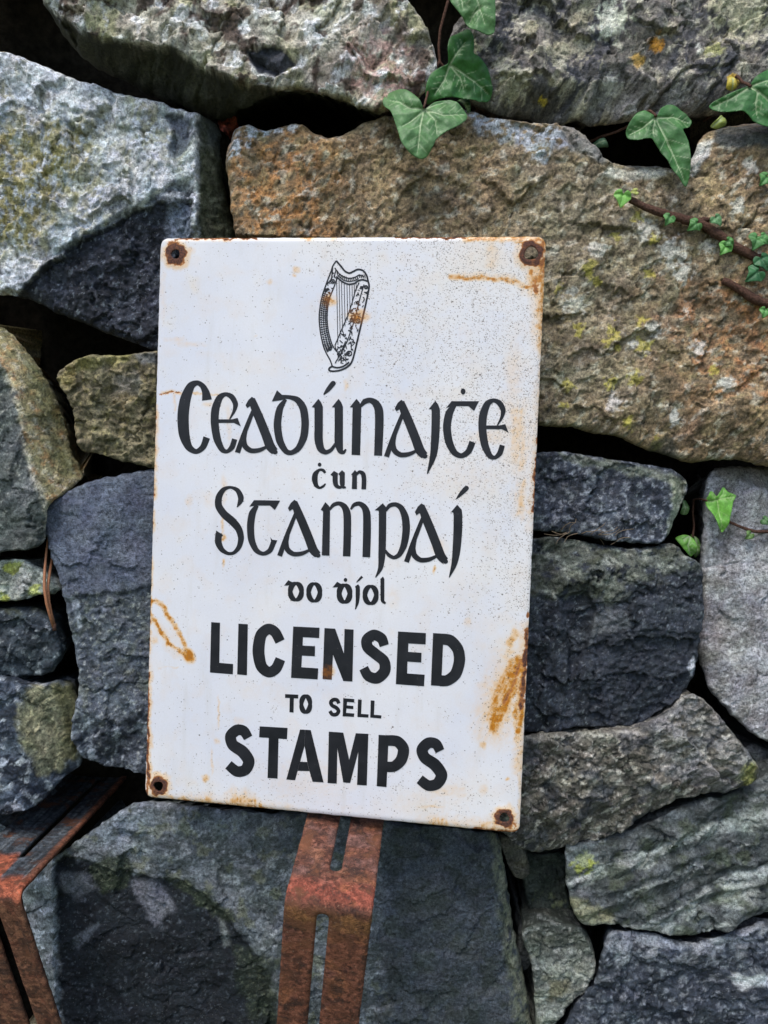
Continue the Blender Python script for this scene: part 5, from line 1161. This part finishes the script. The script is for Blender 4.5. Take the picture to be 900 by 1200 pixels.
leaf(iv, o, [(478, 415), (473, 330), (488, 262), (550, 215), (612, 193), (640, 230), (650, 290), (648, 358), (692, 390), (742, 450), (765, 520), (780, 572), (758, 640), (700, 655), (620, 650), (560, 638), (470, 640), (400, 650), (345, 672), (330, 620), (340, 540), (370, 480), (430, 440)],
     [[(490, 425), (540, 350), (590, 275)], [(495, 425), (620, 505), (750, 600)], [(488, 430), (455, 520), (395, 610)], [(495, 430), (560, 500), (585, 580)]], -.026, (-.10, .10), (.020, .078, .022), crop=K1)
leaf(iv, o, [(495, 0), (530, 60), (580, 130), (620, 190), (680, 225), (740, 238), (782, 215), (788, 100), (790, 0), (800, -140), (740, -250), (640, -230), (600, -170), (520, -190), (470, -100)],
     [[(610, -150), (665, 0), (715, 165)], [(610, -150), (560, -60), (575, 60)], [(610, -150), (720, -120), (770, -20)], [(690, 60), (640, 110), (620, 150)]], -.045, (.05, -.25), (.046, .112, .050), crop=K1, curl=.006)
leaf(iv, o, [(545, 640), (580, 632), (618, 640), (632, 720), (615, 735), (590, 700)], [[(560, 640), (625, 725)]], -.016, (0, 0), (.014, .05, .018), crop=K1)
# leaf over the small gap
K2 = (690, 80, 900/210)
o = pxs([(769, 130)], -.01)[0]; iv = empty("ivy_sprig", tuple(o), "single long pointed ivy leaf hanging over the gap beneath the dark lichened stone", "ivy", IG)
leaf(iv, o, [(342, 236), (325, 225), (290, 203), (250, 215), (215, 258), (195, 305), (205, 345), (250, 360), (310, 355), (332, 385), (370, 440), (410, 510), (440, 552), (478, 602), (495, 560), (498, 480), (492, 380), (472, 310), (510, 290), (528, 255), (500, 215), (450, 175), (410, 168), (372, 190), (352, 226)],
     [[(342, 240), (400, 380), (470, 570)], [(340, 242), (280, 290), (215, 322)], [(345, 240), (430, 235), (510, 262)], [(340, 245), (325, 300), (322, 340)]], -.030, (0, -.2), (.028, .088, .032), crop=K2, curl=.004)
stem(iv, o, pxs([(769, 136), (760, 130), (748, 140), (728, 152), (706, 160), (690, 166)], [-.028, -.01, .005, .012, .02, .03]), [.0009, .0010, .0011])
leaf(iv, o, [(20, 375), (60, 345), (112, 338), (112, 380), (70, 392)], [[(25, 375), (110, 350)]], .010, (0, 0), (.04, .09, .06), crop=K2)
# large leaf at the right
o = pxs([(880, 100)], -.01)[0]; iv = empty("ivy_sprig", tuple(o), "broad glossy ivy leaf at the corner of the dark lichened stone with a yellowing bud", "ivy", IG)
leaf(iv, o, [(630, 170), (648, 146), (720, 115), (795, 88), (815, 80), (835, 45), (900, 0), (965, -25), (1040, 60), (1060, 160), (1010, 270), (950, 310), (880, 292), (830, 265), (780, 218), (720, 210), (660, 195)],
     [[(815, 88), (730, 140), (650, 168)], [(815, 88), (890, 150), (970, 260)], [(815, 88), (900, 60), (1010, 80)], [(850, 115), (840, 180), (850, 240)]], -.036, (0, -.15), (.024, .088, .030), crop=K2)
stem(iv, o, pxs([(880, 101), (870, 96), (862, 90), (850, 118), (838, 132), (825, 142)], [-.036, -.025, -.015, 0, .01, .02]), [.0010, .0011, .0010])
leaf(iv, o, [(700, 90), (705, 45), (730, 30), (765, 60), (755, 85), (730, 100)], [[(730, 95), (730, 40)]], -.028, (0, 0), (.30, .26, .05), crop=K2)
leaf(iv, o, [(622, 280), (650, 250), (680, 222), (692, 250), (690, 285), (650, 300)], [[(630, 285), (685, 235)]], -.010, (0, 0), (.16, .22, .07), crop=K2)
# generic small leaf
def small_leaf(parent, org, u, v, r, ang, y0, col, slope=(0, -.2)):
    sh = [(0, -.55), (.35, -.95), (.8, -.75), (.95, -.2), (.62, .25), (.35, .6), (0, 1.05), (-.35, .6), (-.62, .25), (-.95, -.2), (-.8, -.75), (-.35, -.95)]
    ca, sa = math.cos(ang), math.sin(ang); T = lambda p: (u+r*(p[0]*ca-p[1]*sa), v+r*(p[0]*sa+p[1]*ca))
    leaf(parent, org, [T(p) for p in sh], [[T((0, -.5)), T((0, .95))], [T((0, -.45)), T((.8, -.3))], [T((0, -.45)), T((-.8, -.3))]], y0, slope, tuple(np.array(col)*np.array([.55, .62, .8])), tuple(np.array(col)*1.3+.03), step=.0006, curl=.0015, vw=.8, cup=.04)
# creeping stems over the brown stone
K3 = (710, 190, 900/190); f3 = lambda L: [(710+a/K3[2], 190+b/K3[2]) for a, b in L]
YS = -.0225
o = pxs([(790, 258)], YS)[0]; iv = empty("ivy_sprig", tuple(o), "long brown ivy stem creeping over the brown stone with tiny bright leaves", "ivy", IG)
stem(iv, o, pxs(f3([(135, 208), (220, 250), (320, 285), (420, 312), (540, 348), (620, 402), (700, 462), (800, 512), (900, 556), (1050, 600), (1250, 640)]), YS), [.0022, .0030, .0032, .0036, .0034, .0036, .0040])
stem(iv, o, pxs(f3([(520, 340), (545, 318), (575, 325)]), YS), [.0022, .0016], "side_shoot")
for (u, v, r, a, col) in ((730, 232, 11, .2, (.16, .36, .07)), (784, 257, 8, .5, (.075, .20, .055)), (814, 264, 9, .9, (.07, .19, .05)), (841, 258, 8, -.6, (.09, .20, .08)), (850, 291, 9, .6, (.10, .27, .05)), (856, 284, 7, -1, (.06, .17, .04)), (887, 283, 11, .4, (.07, .19, .055)), (896, 280, 8, -.8, (.08, .21, .06)), (884, 322, 12, .9, (.035, .125, .045)), (895, 307, 11, -.5, (.035, .12, .045)), (897, 210, 9, .7, (.07, .20, .05)), (744, 224, 5, 1.4, (.30, .32, .08))):
    small_leaf(iv, o, u, v, r, a, YS-.006, col)
o = pxs([(870, 345)], YS)[0]; iv = empty("ivy_sprig", tuple(o), "short broken brown ivy stem below the long creeping stem", "ivy", IG)
stem(iv, o, pxs(f3([(650, 655), (740, 705), (820, 758), (900, 785), (1050, 800), (1250, 830)]), YS), [.0024, .0034, .0034, .0036, .0036]); small_leaf(iv, o, 897, 366, 7, .3, YS-.005, (.09, .24, .06))
# leaf on the grey stone
K4 = (780, 530, 7.5); f4 = lambda L: [(780+a/7.5, 530+b/7.5) for a, b in L]
YG = .0105
o = pxs([(845, 600)], YG)[0]; iv = empty("ivy_sprig", tuple(o), "bright green ivy leaf on a thin stem across the smooth grey stone", "ivy", IG)
stem(iv, o, pxs(f4([(545, 600), (580, 622), (650, 652), (720, 680), (800, 696), (900, 696), (1050, 690), (1200, 700)]), YG), [.0010, .0012, .0013, .0016, .0019, .0020])
leaf(iv, o, [(355, 432), (375, 385), (400, 347), (420, 346), (458, 390), (490, 352), (530, 310), (560, 350), (622, 380), (592, 440), (562, 560), (545, 640), (500, 706), (455, 650), (420, 560), (378, 500)],
     [[(465, 420), (475, 530), (495, 690)], [(465, 420), (430, 432), (370, 435)], [(465, 420), (540, 405), (605, 395)], [(465, 420), (430, 390), (410, 355)], [(468, 420), (520, 370), (532, 325)]], YG-.010, (0, -.15), (.075, .215, .042), (.36, .52, .20), crop=K4, curl=.002, vw=.8)
small_leaf(iv, o, 879, 628, 6, .8, YG-.003, (.10, .18, .05)); small_leaf(iv, o, 898, 611, 6, -.9, YG-.003, (.08, .17, .06))
o = pxs([(805, 640)], .02)[0]; iv = empty("ivy_sprig", tuple(o), "shaded ivy leaves growing inside the gap beside the grey stone", "ivy", IG)
leaf(iv, o, [(100, 765), (130, 740), (180, 728), (250, 755), (285, 840), (270, 900), (240, 925), (180, 872), (130, 810)], [[(240, 740), (200, 820), (240, 910)], [(240, 740), (160, 770)]], .012, (.1, -.1), (.075, .20, .045), crop=K4)
leaf(iv, o, [(130, 520), (160, 440), (190, 425), (208, 490), (195, 550), (150, 550)], [[(170, 430), (170, 545)]], .020, (0, 0), (.06, .13, .06), crop=K4)
leaf(iv, o, [(235, 730), (290, 760), (310, 850), (285, 935), (262, 900), (255, 800)], [[(270, 740), (285, 920)]], .024, (0, 0), (.05, .13, .03), crop=K4)
stem(iv, o, pxs(f4([(240, 745), (250, 640), (240, 520), (250, 420), (300, 410), (360, 425)]), [.02, .03, .03, .03, .02, -.005]), [.0009, .0008])

# ------------------------------------------------------------------ dry pine needles caught between the stones
o = bp(64., 738., np.array(.004)); pn = empty("pine_needles", tuple(o), "pair of dry orange brown pine needles caught between stones", "pine needles")
for L, yy in (([(57, 622), (54, 650), (52, 675), (52, 690), (55, 708), (59, 722), (63, 735)], [.02, .012, .004, -.001, -.002, 0, .003]), ([(64, 636), (61, 655), (58, 672), (56, 688), (57, 705), (60, 720), (64, 736)], [.03, .02, .010, .004, .001, .001, .004])):
    P = catmull(np.array(pxs(L, yy)), False, .003); V, q, tr = tube(P, np.interp(np.linspace(0, 1, len(P)), [0, .4, 1], [.0006, .0011, .0014]), 6); mesh("needle", V, q, M_NEEDLE, pn, tris=tr, origin=o)
V, q, tr = tube(np.array(pxs([(63, 731), (64, 739)], .003)), [.0018, .0015], 7); mesh("sheath", V, q, M_STEM, pn, tris=tr, origin=o)

# ------------------------------------------------------------------ dry roots under the wedge stone
o = bp(660., 618., np.array(-.012)); dr = empty("dry_roots", tuple(o), "wisps of dry brown roots under the dark wedge stone", "roots")
M_ROOT = simple_mat("dry_root", (.20, .15, .10), .8, 900, .4, .2, 0)
rq = random.Random(8)
for i in range(16):
    x0 = rq.uniform(640, 745); y0 = 622 + (x0-640)*.08; pts_ = [(x0, y0)]; a = rq.uniform(-.5, 3.6); ys = [rq.uniform(-.016, .0)]
    for j in range(4):
        a += rq.uniform(-.7, .7); pts_.append((pts_[-1][0]+7*math.cos(a), pts_[-1][1]-5*math.sin(a)*.9)); ys.append(ys[-1]-rq.uniform(-.001, .0025))
    P = catmull(np.array(pxs(pts_, ys)), False, .002); V, q, tr = tube(P, np.linspace(.00035, .00018, len(P)), 5); mesh("root", V, q, M_ROOT, dr, tris=tr, origin=o)
